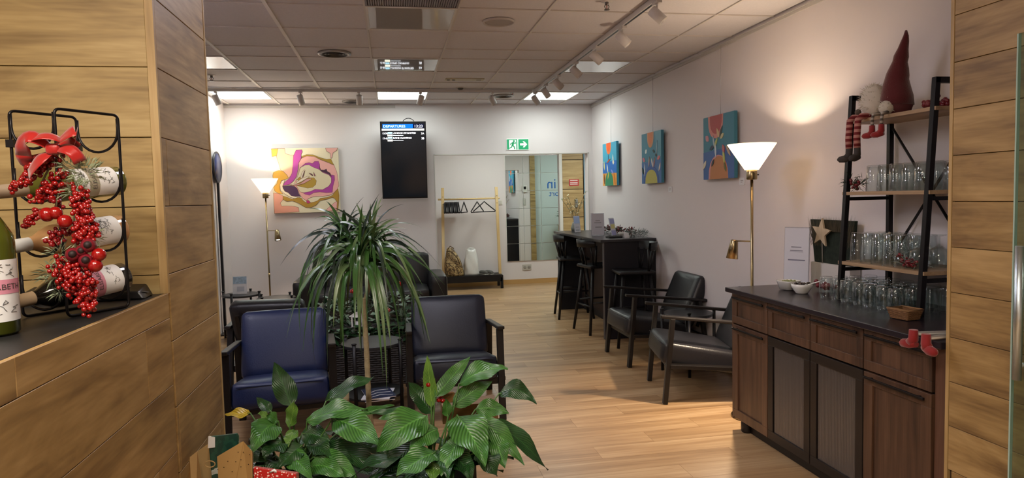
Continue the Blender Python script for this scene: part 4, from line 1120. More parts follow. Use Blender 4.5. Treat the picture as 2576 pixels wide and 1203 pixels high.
for k in range(4):
    y0, y1 = CY0 + k * W4, CY0 + (k + 1) * W4
    o, h, v = framed('drawer', y0, y1, .685, CZ - .035, OAK, .045, t, True)
    pull(o, v - .02, h)
    if k in (0, 3):
        o, h, v = framed('door', y0, y1, .085, .68, OAK, .055, t, True)
        pull(o, v - .022, h)
    else:
        o, h, v = framed('glass_door', y0, y1, .085, .68, DARK, .05, t, False)
        P = [[], []]
        n = 26
        mb = MB(); rows = []
        for i in range(n * 4 + 1):
            y = (-h + .05) + (2 * h - .1) * i / (n * 4)
            x = .012 - .0045 * abs(math.sin(PI * i / 4))
            rows.append([(x, y, -v + .05), (x, y, v - .05)])
        obj('ribbed_pane', MB().grid(rows, True, False), pm('ribbed_glass', '#4a4644', .16, spec=1.0, coat=.6), o)
# ------------------------------------------------------------------ ladder shelf standing on the sideboard
SY0, SY1 = 2.68, 3.24
t = thing('ladder_shelf', 'black metal ladder shelf with three wooden boards on the sideboard', 'shelf', (0, 0, CZ))
def fx(z): return 2.385 + (2.455 - 2.385) * (z - CZ) / (2.0 - CZ)
for y in (SY0, SY1):
    obj('front_post', MB().bar((fx(CZ), y, 0), (fx(2.0), y, 2.0 - CZ), .026, .026, (0, 1, 0)), BLACKM, t, bevel=.002)
    obj('back_post', MB().bar((2.685, y, 0), (2.685, y, 2.0 - CZ), .026, .026, (0, 1, 0)), BLACKM, t, bevel=.002)
    obj('top_bar', MB().bar((fx(2.0) - .012, y, 1.987 - CZ), (2.698, y, 1.987 - CZ), .026, .026), BLACKM, t)
    for z in (1.47, 1.09): obj('side_bar', MB().bar((fx(z), y, z - CZ - .02), (2.685, y, z - CZ - .02), .018, .018), BLACKM, t)
SHW = wood('shelf_oak', '#8a6f52', '#a5896a', '#b79b7c', 'Y', rough=.5, fine=26, coarse=5, rand=.03)
for z in (1.868, 1.488, 1.115): obj('shelf_board', bx((fx(z) - .012, SY0 - .02, z - CZ - .018), (2.70, SY1 + .02, z - CZ)), SHW, t, bevel=.001)
obj('cross_brace', MB().bar((2.69, SY0, 1.12 - CZ), (2.69, SY1, 1.84 - CZ), .004, .016, (1, 0, 0)), BLACKM, t)
obj('cross_brace', MB().bar((2.695, SY1, 1.12 - CZ), (2.695, SY0, 1.84 - CZ), .004, .016, (1, 0, 0)), BLACKM, t)

# ------------------------------------------------------------------ drinking glasses
def glass_mesh(prof, n=20):
    return MB().lathe(prof, n).mesh('glass')
def mk(prof):
    me = glass_mesh(prof); me.materials.append(GLASS); return me
def inv(h, rb, rt, w_=.0022, base=.008):
    """tumbler standing upside down: rim rt at z 0, thick base rb at the top"""
    return [(rt, 0), (rt * .55 + rb * .45, h * .5), (rb, h - .004), (rb - .004, h), (0, h), (0, h - base), (rb - w_ - .003, h - base), (rt * .55 + rb * .45 - w_, h * .5), (rt - w_, .0), (rt, 0)]
G1 = mk([(.03, 0), (.035, .03), (.0365, .07), (.033, .115), (.03, .12), (0, .12), (0, .108), (.028, .108), (.0342, .07), (.0328, .03), (.0278, 0), (.03, 0)])
G2 = mk(inv(.155, .031, .037)); G3 = mk(inv(.135, .033, .039))
G4 = mk([(.033, 0), (.045, .02), (.05, .05), (.044, .085), (.02, .1), (.005, .108), (.005, .15), (.03, .156), (.032, .159), (0, .159), (0, .153), (.003, .1), (.018, .096), (.042, .083), (.0478, .05), (.043, .022), (.0308, 0), (.033, 0)])
def glass(me, loc, label, group): tag(obj('drinking_glass', me, None, None, loc), label, 'glass', group)
rr = random.Random(5)
n1 = 0
for i in range(7):
    for j in range(4):
        glass(G1, (2.345 + .084 * j + .006 * (i % 2), 3.30 - .086 * i - .01 * j, CZ + .0005), 'upturned tumbler in the block of glasses on the sideboard top', 'tumblers on the sideboard')
for i in range(5):
    for j in range(3):
        if (i, j) == (0, 9): continue
        glass(G2, (2.452 + .079 * j, 3.19 - .079 * i, 1.1155), 'tall upturned tumbler on the lowest shelf board', 'tall tumblers on the lowest board')
for i in range(1):
    for j in range(2): glass(G4, (2.47 + .105 * j, 2.78 - .0 * i, 1.1155), 'stemmed goblet upside down on the lowest board, right end', 'goblets on the lowest board')
for i in range(6):
    for j in range(2): glass(G3, (2.49 + .085 * j, 3.12 - .082 * i, 1.4885), 'upturned glass on the middle shelf board', 'glasses on the middle board')
# ------------------------------------------------------------------ decorations on shelf and sideboard
def sprig(name, label, cat, loc, spread, nb, nf, seed, bcol, fm=None, ln=.05, br=.008):
    t = thing(name, label, cat, loc)
    r = random.Random(seed)
    st, fl = MB(), MB()
    bm_ = MB()
    for k in range(7):
        d = Vector((r.uniform(-1, 1) * spread[0], r.uniform(-1, 1) * spread[1], abs(r.uniform(.1, 1)) * spread[2]))
        st.tube([(0, 0, .006), d * .6 + Vector((0, 0, .006)), d + Vector((0, 0, .004))], .0016, 5)
        fluff(fl, d, (.02, .02, .015), nf, ln, seed + k, .0018)
        for q in range(nb):
            o = d * r.uniform(.3, 1.0) + Vector((r.uniform(-.014, .014), r.uniform(-.014, .014), r.uniform(.004, .02)))
            bm_.sphere(o, br * r.uniform(.8, 1.2), 8, 6)
    obj('stems', st, pm('branch_brown', '#6c6248'), t)
    if nf: stuff(obj('fir_tips', fl, fm or FIR, t))
    stuff(obj('berries', bm_, bcol, t))
    return t
BER = pm('berry_wine', '#6f1622', .3, coat=.3)
sprig('berry_sprig', 'dark red berry sprig lying on the top shelf board', 'berry sprig', (2.53, 2.79, 1.869), (.05, .09, .05), 8, 0, 3, BER, br=.011)
sprig('berry_sprig', 'berry and fir sprig at the left of the middle board', 'berry sprig', (2.46, 3.215, 1.489), (.03, .03, .07), 3, 14, 14, BER)
sprig('berry_sprig', 'berry and grey fir sprig in front of the goblets', 'berry sprig', (2.425, 2.79, 1.116), (.025, .09, .06), 5, 16, 25, BER, FIRG)
sprig('berry_sprig', 'dark red leafy sprig on the sideboard left of the tumblers', 'berry sprig', (2.52, 3.52, CZ + .001), (.08, .1, .045), 6, 0, 36, BER, br=.011)
# wicker basket
WIC = pm('wicker', '#7a5534', .7, vary=.2, vscale=60)
t = thing('wicker_basket', 'small square wicker basket on the sideboard front edge', 'basket', (2.285, 2.655, CZ + .001), .12)
t.scale = (.62, .62, .7)
obj('bottom', bx((-.055, -.07, .002), (.055, .07, .007)), WIC, t)
for k in range(9):
    z = .006 + k * .0068; g = 1 + .22 * k / 8
    pts = []
    for (a, b) in (((-.058, -.073), (.058, -.073)), ((.058, -.073), (.058, .073)), ((.058, .073), (-.058, .073)), ((-.058, .073), (-.058, -.073))):
        for i in range(10):
            f_ = i / 10
            x = (a[0] + (b[0] - a[0]) * f_) * g; y = (a[1] + (b[1] - a[1]) * f_) * g
            nrm = .002 * (1 if (i + k) % 2 else -1)
            pts.append((x + (nrm if a[0] == b[0] else 0), y + (nrm if a[1] == b[1] else 0), z))
    obj('woven_strand', MB().tube(pts, .0038, 5, True), WIC, t)
obj('rim', MB().tube([(-.072, -.09, .068), (.072, -.09, .068), (.072, .09, .068), (-.072, .09, .068)], .006, 7, True), pm('wicker_rim', '#8a6642', .7), t)
# bowls with olives
POR = pm('porcelain', '#e6e4de', .2, coat=.4)
t = thing('snack_bowl', 'round white bowl of dark olives on the sideboard', 'bowl', (2.33, 3.50, CZ + .001))
obj('bowl', MB().lathe([(0, 0), (.032, 0), (.036, .006), (.056, .035), (.06, .056), (.057, .056), (.052, .036), (.034, .01), (0, .008)], 32), POR, t)
r = random.Random(4)
for k in range(16):
    q = r.uniform(0, 2 * PI); d = .043 * math.sqrt(r.random())
    tag(obj('olive', MB().sphere((0, 0, 0), .0105, 10, 7, (1, 1.2, 1)), pm('olive_dark', '#231714', .25, coat=.4), None, (2.33 + d * math.cos(q), 3.50 + d * math.sin(q), CZ + .05 + r.uniform(0, .008)), (0, 0, q)), 'dark olive heaped in the round white bowl', 'olive', 'olives in the round bowl')
t = thing('spoon', 'white spoon leaning out of the olive bowl', 'spoon', (2.345, 3.465, CZ + .053))
obj('handle', MB().tube([(0, 0, 0), (.03, -.05, .022), (.05, -.085, .04)], [.004, .0035, .0045], 8), POR, t)
obj('spoon_bowl', MB().sphere((-.006, .01, -.003), .013, 10, 6, (1, 1.4, .5)), POR, t)
t = thing('square_bowl', 'square white bowl beside the olive bowl', 'bowl', (2.345, 3.655, CZ + .001), .3)
sq = MB()
prof = [(.02, 0), (.042, .004), (.056, .05), (.06, .056), (.056, .056), (.05, .045), (.038, .012), (0, .01)]
def sqp(rr_, z): return [(rr_ * (abs(math.cos(q)) ** .45) * (1 if math.cos(q) >= 0 else -1), rr_ * (abs(math.sin(q)) ** .45) * (1 if math.sin(q) >= 0 else -1), z) for q in [2 * PI * i / 24 for i in range(25)]]
obj('bowl', sq.grid([sqp(a, z) for a, z in [(0, 0)] + prof], True, False), POR, t)
g1 = MB(); r = random.Random(8)
for k in range(14): g1.sphere((r.uniform(-.03, .03), r.uniform(-.03, .03), .046 + r.uniform(0, .006)), .009, 8, 6)
stuff(obj('snack_mix', g1, pm('snack_green', '#8f9466', .5), t))
sheet_stand('acrylic_sign', 'tall acrylic sign with pale sheet on the sideboard', 'sign', (2.5, 3.82, CZ + .001), -PI / 2 + .55, .155, .36, .06, [(-.22, .66, .2, .675, '#7c7c88'), (-.26, .6, .26, .612, '#7c7c88'), (-.28, .58, .28, .586, '#9a9aa4'), (-.34, .43, .36, .45, '#77778a')])
# dark fir screen with a wooden star, leaning on the wall
t = thing('star_decoration', 'pale wooden star in front of a dark green needle screen', 'decoration', (2.66, 3.70, 1.045))
mb = MB().add([(0, .16, 0), (0, -.18, 0), (0, -.215, .27), (0, .205, .27), (.02, .16, 0), (.02, -.18, 0), (.02, -.215, .27), (.02, .205, .27)], [(0, 1, 2, 3), (7, 6, 5, 4), (0, 4, 5, 1), (1, 5, 6, 2), (2, 6, 7, 3), (3, 7, 4, 0)])
obj('needle_screen', mb, pm('needle_green', '#1c261d', .85, vary=.4, vscale=40), t)
nd = MB(); r = random.Random(9)
for k in range(420):
    f_ = r.random(); y = .2 - .41 * f_
    z0 = r.uniform(.1, .22) if not (.25 < f_ < .75) else .2
    p = Vector((-.002 - .012 * r.random(), y * (.8 + .2 * z0 / .27), z0)); e = p + Vector((r.uniform(-.008, .004), (y) * .16 + r.uniform(-.008, .008), r.uniform(.07, .1)))
    s_ = Vector((0, .0016, 0)); nd.add([p - s_, p + s_, e], [(0, 1, 2)])
stuff(obj('needles', nd, pm('needle_brown', '#4a4232', .8), t))
def starpts(R, r_): return [((R if i % 2 == 0 else r_) * math.sin(PI * i / 5), (R if i % 2 == 0 else r_) * math.cos(PI * i / 5)) for i in range(10)]
Ms = Matrix.Translation((-.03, .05, .19)) @ Matrix.Rotation(.12, 4, 'X') @ Matrix(((0, 0, 1, 0), (-1, 0, 0, 0), (0, 1, 0, 0), (0, 0, 0, 1)))
obj('star', MB().prism(starpts(.092, .04), -.006, .006, Ms), wood('star_wood', '#8f7c64', '#b5a287', '#c9b79c', 'Z', fine=40, rand=0), t)
obj('stick', MB().cyl((-.022, .05, .0), (-.026, .05, .16), .0025, n=6), pm('stick_pale', '#a7a096', .6), t)
obj('white_base', MB().add([(-.02, .17, -.138), (-.02, -.2, -.138), (-.02, -.2, 0), (-.02, .17, 0), (.05, .17, -.138), (.05, -.2, -.138), (.05, -.2, 0), (.05, .17, 0)], [(0, 1, 2, 3), (7, 6, 5, 4), (0, 4, 5, 1), (1, 5, 6, 2), (2, 6, 7, 3), (3, 7, 4, 0)]), pm('base_white', '#cfcac6', .5), t)

# ------------------------------------------------------------------ gnomes
def striped(name, a, b, h1='#8c1d22', h2='#d9cfc8', f=60):
    if name in _mats: return _mats[name]
    m, nt, bs = nodes(name)
    tc = nt.nodes.new('ShaderNodeTexCoord'); sp = nt.nodes.new('ShaderNodeSeparateXYZ'); nt.links.new(tc.outputs['Object'], sp.inputs[0])
    mu = nt.nodes.new('ShaderNodeMath'); mu.operation = 'MULTIPLY'; mu.inputs[1].default_value = f; nt.links.new(sp.outputs[2], mu.inputs[0])
    fr = nt.nodes.new('ShaderNodeMath'); fr.operation = 'FRACT'; nt.links.new(mu.outputs[0], fr.inputs[0])
    gt = nt.nodes.new('ShaderNodeMath'); gt.operation = 'GREATER_THAN'; gt.inputs[1].default_value = .5; nt.links.new(fr.outputs[0], gt.inputs[0])
    mx = nt.nodes.new('ShaderNodeMix'); mx.data_type = 'RGBA'; mx.inputs[6].default_value = lin(h1); mx.inputs[7].default_value = lin(h2)
    nt.links.new(gt.outputs[0], mx.inputs[0]); nt.links.new(mx.outputs[2], bs.inputs['Base Color']); bs.inputs['Roughness'].default_value = .9
    _mats[name] = m; return m
STRIPE = striped('stripe_red', 0, 0, '#6d1a1e', '#b07a72', 34); STRIPE2 = striped('stripe_white', 0, 0, '#a49c94', '#5a5048', 45)
HAT = pm('felt_red', '#561116', .9, sheen=.5, bump=.3, bscale=200); FUR = pm('fur_white', '#c9c1b4', .95)
BOOTG = pm('boot_grey', '#3b3633', .9); BOOTR = pm('boot_red', '#851316', .8, sheen=.3)
def boot(parent, p, d, m, s=1.0):
    d = Vector(d).normalized()
    mb = MB().tube([Vector(p), Vector(p) + Vector((0, 0, -.035 * s)), Vector(p) + Vector((0, 0, -.05 * s)) + d * .012 * s], [.015 * s, .017 * s, .018 * s], 12)
    mb.tube([Vector(p) + Vector((0, 0, -.05 * s)) - d * .012 * s, Vector(p) + Vector((0, 0, -.054 * s)) + d * .02 * s, Vector(p) + Vector((0, 0, -.056 * s)) + d * .045 * s, Vector(p) + Vector((0, 0, -.056 * s)) + d * .055 * s], [.012 * s, .018 * s, .015 * s, .005 * s], 12)
    return obj('boot', mb, m, parent)
t = thing('gnome_doll', 'big gnome doll with tall red hat and hanging striped legs', 'gnome doll', (2.52, 3.03, 1.869))
obj('body', MB().lathe([(0, 0), (.06, .002), (.072, .04), (.06, .1), (.045, .16), (0, .2)], 24, Matrix.Translation((0, -.03, 0))), pm('gnome_body', '#5b2b2e', .9), t)
hp = [((0, -.03, .045), .078), ((0, -.03, .09), .074), ((0, -.026, .14), .064), ((0, -.03, .18), .054), ((0, -.036, .2), .052), ((0, -.044, .23), .044), ((0, -.05, .26), .034), ((0, -.058, .285), .034), ((0, -.07, .32), .024), ((0, -.082, .355), .018), ((0, -.088, .38), .012), ((.0, -.088, .405), .005)]
mb = MB().tube([p for p, q in hp], [q for p, q in hp], 22)
obj('hat', mb, HAT, t)
bd = MB().sphere((-.045, .075, .085), .075, 18, 12, (.75, .95, 1.15)); 
obj('beard', bd, FUR, t)
fz = MB(); fluff(fz, (-.048, .075, .08), (.06, .075, .09), 900, .026, 77, .0013, 1)
stuff(obj('beard_hair', fz, FUR, t))
obj('wooden_button', MB().sphere((-.09, .135, .035), .016, 10, 8), pm('button_wood', '#5a4f45', .8), t)
for k, (y, x) in enumerate(((.145, -.13), (.082, -.13))):
    obj('leg', MB().tube([(-.02, y * .8, .012), (x + .02, y, .008), (x, y, -.01), (x - .005, y + .002, -.1), (x - .004, y, -.155)], .0165, 12), STRIPE, t)
    boot(t, (x - .004, y, -.15), (-.6, .8 if k == 0 else -.2, 0), BOOTG, 1.05)
t = thing('small_gnome_doll', 'small white gnome doll with red shoes beside the big gnome', 'gnome doll', (2.455, 2.99, 1.869))
mb = MB().sphere((0, 0, .035), .036, 16, 10); obj('body', mb, FUR, t)
fz = MB(); fluff(fz, (0, 0, .038), (.034, .034, .034), 220, .02, 17, .0018, 1); stuff(obj('body_fur', fz, FUR, t))
for k, y in enumerate((.03, -.035)):
    obj('leg', MB().tube([(-.01, y * .6, .012), (-.05, y, .006), (-.056, y, -.02), (-.056, y, -.062)], .0075, 10), STRIPE2, t)
    boot(t, (-.056, y, -.05), (-.5, .8, 0), BOOTR, .9)
t = thing('gnome_doll', 'gnome doll with red boots at near end of sideboard', 'gnome doll', (2.2, 2.235, CZ + .001))
obj('body', MB().lathe([(0, 0), (.055, .002), (.06, .04), (.045, .1), (.03, .13), (0, .14)], 20), pm('gnome_body2', '#cfc9c2', .9), t)
obj('hat', MB().tube([(0, 0, .1), (0, 0, .16), (.01, .0, .24), (.012, 0, .3)], [.055, .045, .022, .006], 16), HAT, t)
for k, (x, y) in enumerate(((-.185, .06), (-.2, -.02))):
    obj('leg', MB().tube([(-.03, y * .5, .02), (x + .02, y, .018), (x, y, .022), (x, y, .01)], .009, 10), striped('stripe_lace', 0, 0, '#d6d2cc', '#9a9490', 70), t)
    boot(t, (x, y, .035), (-.15, .98 if k == 0 else -.9, 0), BOOTR, 1.1)
# ------------------------------------------------------------------ reception counter on the left
CT = 1.245
t = thing('reception_counter', 'oak-clad high reception counter with black top', 'counter', (0, 0, 0))
obj('counter_body', bx((-1.3, .2, 0), (LX - .012, LY0 - .002, CT - .03)), GROOVE, t)
obj('counter_top', bx((-1.32, .2, CT - .03), (LX - .013, LY0 - .002, CT)), pm('counter_black', '#1f1f20', .42, spec=.4, vary=.15, vscale=60), t)
zc = [0, .175, .375, .575, .775, .975, 1.173, CT + .001]
for k, (z0, z1) in enumerate(zip(zc[:-1], zc[1:])):
    s = .2 - (.62 * k) % 1.2
    while s < LY0 - .002:
        p, q = max(s, .2), min(s + 1.2, LY0 - .002)
        if q - p > .03:
            obj('board', bx((-.006, -(q - p) / 2 + .0006, -(z1 - z0) / 2 + .0008), (.006, (q - p) / 2 - .0006, (z1 - z0) / 2 - .0008)), CLADY, t, (LX - .006, (p + q) / 2, (z0 + z1) / 2), bevel=.001, seg=1)
        s += 1.2
t = thing('card_reader', 'flat black card terminal lying along the clad wall', 'card reader', (-.78, 2.02, CT + .001), .06)
obj('case', MB().add([(-.2, -.04, 0), (.1, -.04, 0), (.1, .05, 0), (-.2, .05, 0), (-.2, -.035, .03), (.085, -.035, .022), (.085, .045, .034), (-.2, .045, .04)], [(3, 2, 1, 0), (4, 5, 6, 7), (0, 1, 5, 4), (1, 2, 6, 5), (2, 3, 7, 6), (3, 0, 4, 7)]), pm('device_black', '#151517', .35), t, bevel=.004)
obj('badge', MB().bar((.086, -.02, .019), (.094, .01, .013), .012, .002), pm('badge_grey', '#6a6c70', .3), t)
obj('screen', bx((-.17, -.02, .034), (-.05, .03, .039)), pm('tv_glass', '#0d1218'), t)

# ------------------------------------------------------------------ wine rack
AX = Vector((.555, .832, 0)); OF = Vector((.95, -.31, 0)).normalized()
rc = Vector((-.763, 1.792, CT))
t = thing('wine_rack', 'black wire wine rack holding three lying bottles', 'wine rack', rc)
RH = .485
def fillet(p, r, n=5):
    out = []
    m = len(p)
    for i in range(m):
        a, b, c = p[i - 1], p[i], p[(i + 1) % m]
        u = (a - b).normalized() * r; v = (c - b).normalized() * r
        for k in range(n + 1):
            f_ = k / n
            out.append(b + u * (1 - f_) ** 2 + v * f_ ** 2)
    return out
for s, nm_ in ((-1, 'back'), (1, 'front')):
    o = OF * (.058 * s)
    a, b = AX * -.078 + o, AX * .078 + o
    lo = fillet([a + Vector((0, 0, .0035)), b + Vector((0, 0, .0035)), b + Vector((0, 0, RH)), a + Vector((0, 0, RH))], .014)
    obj('wire_loop', MB().tube(lo, .0034, 8, True), BLACKM, t)
for e in (-1, 1):
    for z in (.06, .185, .31, .435):
        pts = []
        for k in range(13):
            q = PI * k / 12
            pts.append(AX * (.078 * e) + OF * (-.055 * math.cos(q)) + Vector((0, 0, z + .012 - .052 * math.sin(q))))
        pts = [pts[0] + Vector((0, 0, .03))] + pts + [pts[-1] + Vector((0, 0, .03))]
        obj('cradle', MB().tube(pts, .0032, 8), BLACKM, t)
for e in (-1, 1): obj('clip', MB().bar(AX * (.078 * e) - OF * .058 + Vector((0, 0, .40)), AX * (.078 * e) - OF * .058 + Vector((0, 0, .418)), .016, .016), BLACKM, t)
def bend(me, r):
    for v in me.vertices:
        a = v.co.x / r; rr_ = r + v.co.z
        v.co = Vector((rr_ * math.cos(a), rr_ * math.sin(a), v.co.y))
    return me
BR = .0375
def bottle(name, label, M, glassm, capm, lab, band, hh=.305, group='wine bottles on the counter'):
    t = thing(name, label, 'bottle', (0, 0, 0), 0, group)
    t.matrix_world = M
    obj('glass_body', MB().lathe([(0, .012), (.02, .004), (BR - .004, 0), (BR, .005), (BR, .168), (BR * .96, .181), (.026, .203), (.0168, .22), (.0148, .234), (.0148, hh), (0, hh)], 36), glassm, t)
    obj('capsule', MB().lathe([(.0156, .226), (.0156, hh - .014), (.0165, hh - .012), (.0165, hh - .002), (.0155, hh + .001), (0, hh + .001)], 28), capm, t)
    A = 1.45
    lb = obj('label', MB().lathe([(BR + .0006, .026), (BR + .0006, .138)], 40, None, True, -A, A), PAPER, t)
    if band is not PAPER: obj('label_band', MB().lathe([(BR + .001, .076), (BR + .001, .102)], 40, None, True, -A, A), band, lb)
    if band is not PAPER:
        me = bend(text_mesh('ELISABETH', .0145, 'CENTER', .0001), BR + .0016); me.materials.append(pm('label_ink', '#4a4240', .6))
        obj('label_text', me, None, lb, (0, 0, .084))
    # drawing on the label: a few ink strokes
    ink = MB(); r = random.Random(sum(map(ord, label)))
    cx_ = .075 if lab else .14
    for z_, am in (((.05, .6), (.12, .45)) if band is not PAPER else ((.07, .5), (.085, .45), (.06, .55))):
        for k in range(11):
            a0 = r.uniform(-am, am); z0 = z_ + r.uniform(-.012, .012)
            pts = [(a0 + .08 * i * r.choice((-1, 1)) * .7, z0 + r.uniform(-.005, .005)) for i in range(4)]
            ink.tube([((BR + .0012) * math.cos(a), (BR + .0012) * math.sin(a), z) for a, z in pts], .0005, 4)
    stuff(obj('label_drawing', ink, pm('ink_grey', '#5d5f60', .7), lb))
    return t
def frame(base, axis, facing):
    z = Vector(axis).normalized(); x = Vector(facing); x = (x - z * x.dot(z)).normalized(); y = z.cross(x)
    return Matrix(((x.x, y.x, z.x, base.x), (x.y, y.y, z.y, base.y), (x.z, y.z, z.z, base.z), (0, 0, 0, 1)))
BG1 = pm('bottle_olive', '#6b6a2a', .06, coat=.3, trans=.2, ior=1.3)
BG2 = pm('bottle_rose', '#c99a6a', .06, coat=.3, trans=.2, ior=1.3)
BG3 = pm('bottle_black', '#15130f', .08, coat=.4)
CAP1 = pm('capsule_beige', '#a3907a', .4); CAP2 = pm('capsule_white', '#cfd0d0', .4); CAP3 = pm('capsule_tan', '#b39a7c', .4)
BEIGE = pm('band_beige', '#a39a88', .5); PINK = pm('band_pink', '#cf8ba0', .5)
for z, gm, cm_, bm_, lb_ in ((.31, BG1, CAP1, BEIGE, 'olive wine bottle lying in the top cradle of the rack'), (.185, BG2, CAP2, PAPER, 'rose wine bottle with black ink drawing lying in middle cradle'), (.06, BG3, CAP3, PINK, 'dark wine bottle with pink band lying in bottom cradle')):
    base = rc + AX * .125 + Vector((0, 0, z + .014))
    bottle('wine_bottle', lb_, frame(base, -AX + Vector((0, 0, -.1)), (.35, -.85, .38)), gm, cm_, True, bm_)
bottle('wine_bottle', 'upright wine bottle with pink label band at the left edge', frame(px(-15, 842, Z=CT + .001), (0, 0, 1), (.75, -.66, 0)) @ Matrix.Diagonal((1.22, 1.22, 1.12, 1)), pm('bottle_green', '#4c5018', .06, coat=.3, trans=.1, ior=1.3), CAP3, False, PINK)

# ------------------------------------------------------------------ berry spray hanging on the rack
YS = 1.63
t = thing('berry_spray', 'hanging spray of red berries with ribbon bow on the wine rack', 'berry spray', px(190, 560, Y=YS))
o0 = t.location.copy()
def pp(x, y, dy=0): return px(x, y, Y=YS + dy) - o0
K = .00092
def cluster(x0, y0, x1, y1, w0, w1, n, seed, dy=0, m=RED, br=.0052):
    r = random.Random(seed); mb = MB()
    a, b = pp(x0, y0, dy), pp(x1, y1, dy)
    for k in range(n):
        f_ = r.random(); w_ = (w0 + (w1 - w0) * f_) * K
        d = Vector((r.gauss(0, 1), r.gauss(0, 1), r.gauss(0, 1))).normalized() * (r.random() ** .35)
        mb.sphere(a.lerp(b, f_) + Vector((d.x * w_, d.y * w_ * .8, d.z * w_)), br * r.uniform(.85, 1.15), 8, 6)
    stuff(obj('berry_cluster', mb, m, t))
cluster(28, 475, 95, 428, 10, 22, 60, 1); cluster(82, 425, 140, 392, 22, 22, 60, 2); cluster(90, 500, 165, 445, 20, 26, 95, 3)
cluster(200, 480, 222, 605, 22, 27, 190, 4, -.015); cluster(205, 560, 210, 620, 26, 18, 80, 5, -.02)
cluster(170, 672, 200, 715, 42, 40, 170, 6, -.02); cluster(195, 710, 222, 780, 42, 16, 150, 7, -.025)
cluster(65, 566, 96, 538, 10, 14, 32, 8); cluster(130, 610, 165, 575, 18, 20, 50, 9, 0, pm('berry_deep', '#7c0f12', .25, coat=.5))
cluster(110, 470, 150, 520, 20, 14, 50, 11, .01, pm('berry_deep', '#7c0f12'))
for k, (x, y, r_, m) in enumerate(((118, 540, 17, RED), (140, 536, 15, RED), (163, 557, 16, RED), (249, 641, 16, RED), (222, 618, 17, BER), (184, 641, 17, BER), (217, 656, 17, BER), (240, 668, 16, RED), (205, 632, 14, BER))):
    b_ = obj('large_berry', MB().sphere(pp(x, y, -.03), r_ * K, 16, 10), m, t)
    if m is BER: obj('berry_crown', MB().sphere(pp(x + 1, y - 1, -.03) + Vector((.2, -.9, .1)).normalized() * r_ * K * .72, r_ * K * .55, 10, 6), pm('berry_black', '#241414', .6), b_)
gm_ = MB()
for k, (x, y, R_, n) in enumerate(((215, 440, 36, 150), (190, 480, 24, 80), (235, 600, 16, 30), (150, 640, 26, 60), (135, 690, 28, 90), (150, 735, 14, 40), (175, 420, 18, 40))):
    fluff(gm_, pp(x, y, -.005), (R_ * K, R_ * K * .7, R_ * K), n, .024, 300 + k, .0016, 1)
stuff(obj('dusty_sprigs', gm_, DUSTY, t))
for (pts) in (((135, 395), (165, 440), (185, 520), (190, 640), (200, 720)), ((140, 400), (175, 430), (200, 480)), ((138, 395), (120, 430), (100, 470)), ((150, 400), (150, 470), (140, 530))):
    obj('stem', MB().tube([pp(x, y, .0) for x, y in pts], .0022, 6), pm('branch_brown', '#6c6248'), t)
def ribbon(pts, w_, nrm=(0, -1, 0), pinch=(1, 1)):
    pts = [Vector(p) for p in pts]
    P = []; n = len(pts) - 1
    for i, p in enumerate(pts):
        u = i / n
        d = (pts[min(i + 1, n)] - pts[max(i - 1, 0)]).normalized()
        k = (pinch[0] * (1 - u) + pinch[1] * u) * (1 - math.sin(PI * u)) + math.sin(PI * u)
        s_ = d.cross(Vector(nrm)).normalized() * w_ / 2 * k
        q = d.cross(s_).normalized() * .004 * (1 - k)
        P.append([p - s_, p - s_ * .5 + q, p + q * 0, p + s_ * .5 - q, p + s_])
    return MB().grid(P)
def curl(x0, y0, xc, yc, x1, y1, d0, dc, d1, n=8):
    a, c, b = pp(x0, y0, d0), pp(xc, yc, dc), pp(x1, y1, d1)
    return [a * (1 - f_) ** 2 + c * 2 * f_ * (1 - f_) + b * f_ ** 2 for f_ in [i / n for i in range(n + 1)]]
for c_, w_, nr, pn in (
        (curl(135, 378, 40, 300, 60, 392, -.02, -.06, -.01), .034, (.2, -.75, .6), (.3, .9)), (curl(60, 392, 70, 430, 135, 383, -.01, .03, 0), .034, (.1, -.9, -.3), (.9, .3)),
        (curl(133, 368, 205, 300, 190, 352, -.02, -.06, -.02), .034, (-.3, -.75, .6), (.3, .9)), (curl(190, 352, 180, 378, 135, 374, -.02, .02, 0), .03, (-.1, -.9, -.3), (.9, .3)),
        (curl(136, 378, 180, 360, 202, 408, -.02, -.05, -.03), .028, (.4, -.8, .4), (.3, 1)), (curl(130, 385, 95, 395, 72, 440, -.02, -.05, -.02), .032, (-.3, -.8, .5), (.3, 1)), (curl(72, 356, 105, 330, 152, 352, -.03, -.05, -.03), .026, (0, -.6, .8), (.8, .8))):
    o_ = obj('ribbon_loop', ribbon(c_, w_, nr, pn), RIBBON, t)
    so = o_.modifiers.new('solid', 'SOLIDIFY'); so.thickness = .0006
obj('ribbon_knot', MB().cushion((.014, .01, .012), .008, Matrix.Translation(pp(134, 375, -.025)), 5), RIBBON, t)

# ------------------------------------------------------------------ glass door at the right edge
t = thing('glass_door', 'open clear glass door leaf with steel pull at right edge', 'door', (1.93, 1.79, 0))
obj('pane', bx((-.005, -.85, .01), (.005, 0, 1.968)), thin_glass('door_glass', '#dcebe6', 1.45), t)
obj('pane_edge', bx((-.0055, -.004, .01), (.0055, .001, 1.968)), pm('glass_edge', '#9fb8ae', .2), t)
for s in (-1, 1):
    h_ = obj('pull_handle', MB().cyl((s * .045, -.06, .9), (s * .045, -.06, 1.315), .0125, n=20), CHROME, t)
    for z in (.945, 1.27): obj('standoff', MB().cyl((s * .004, -.06, z), (s * .045, -.06, z), .007, n=12), CHROME, h_)
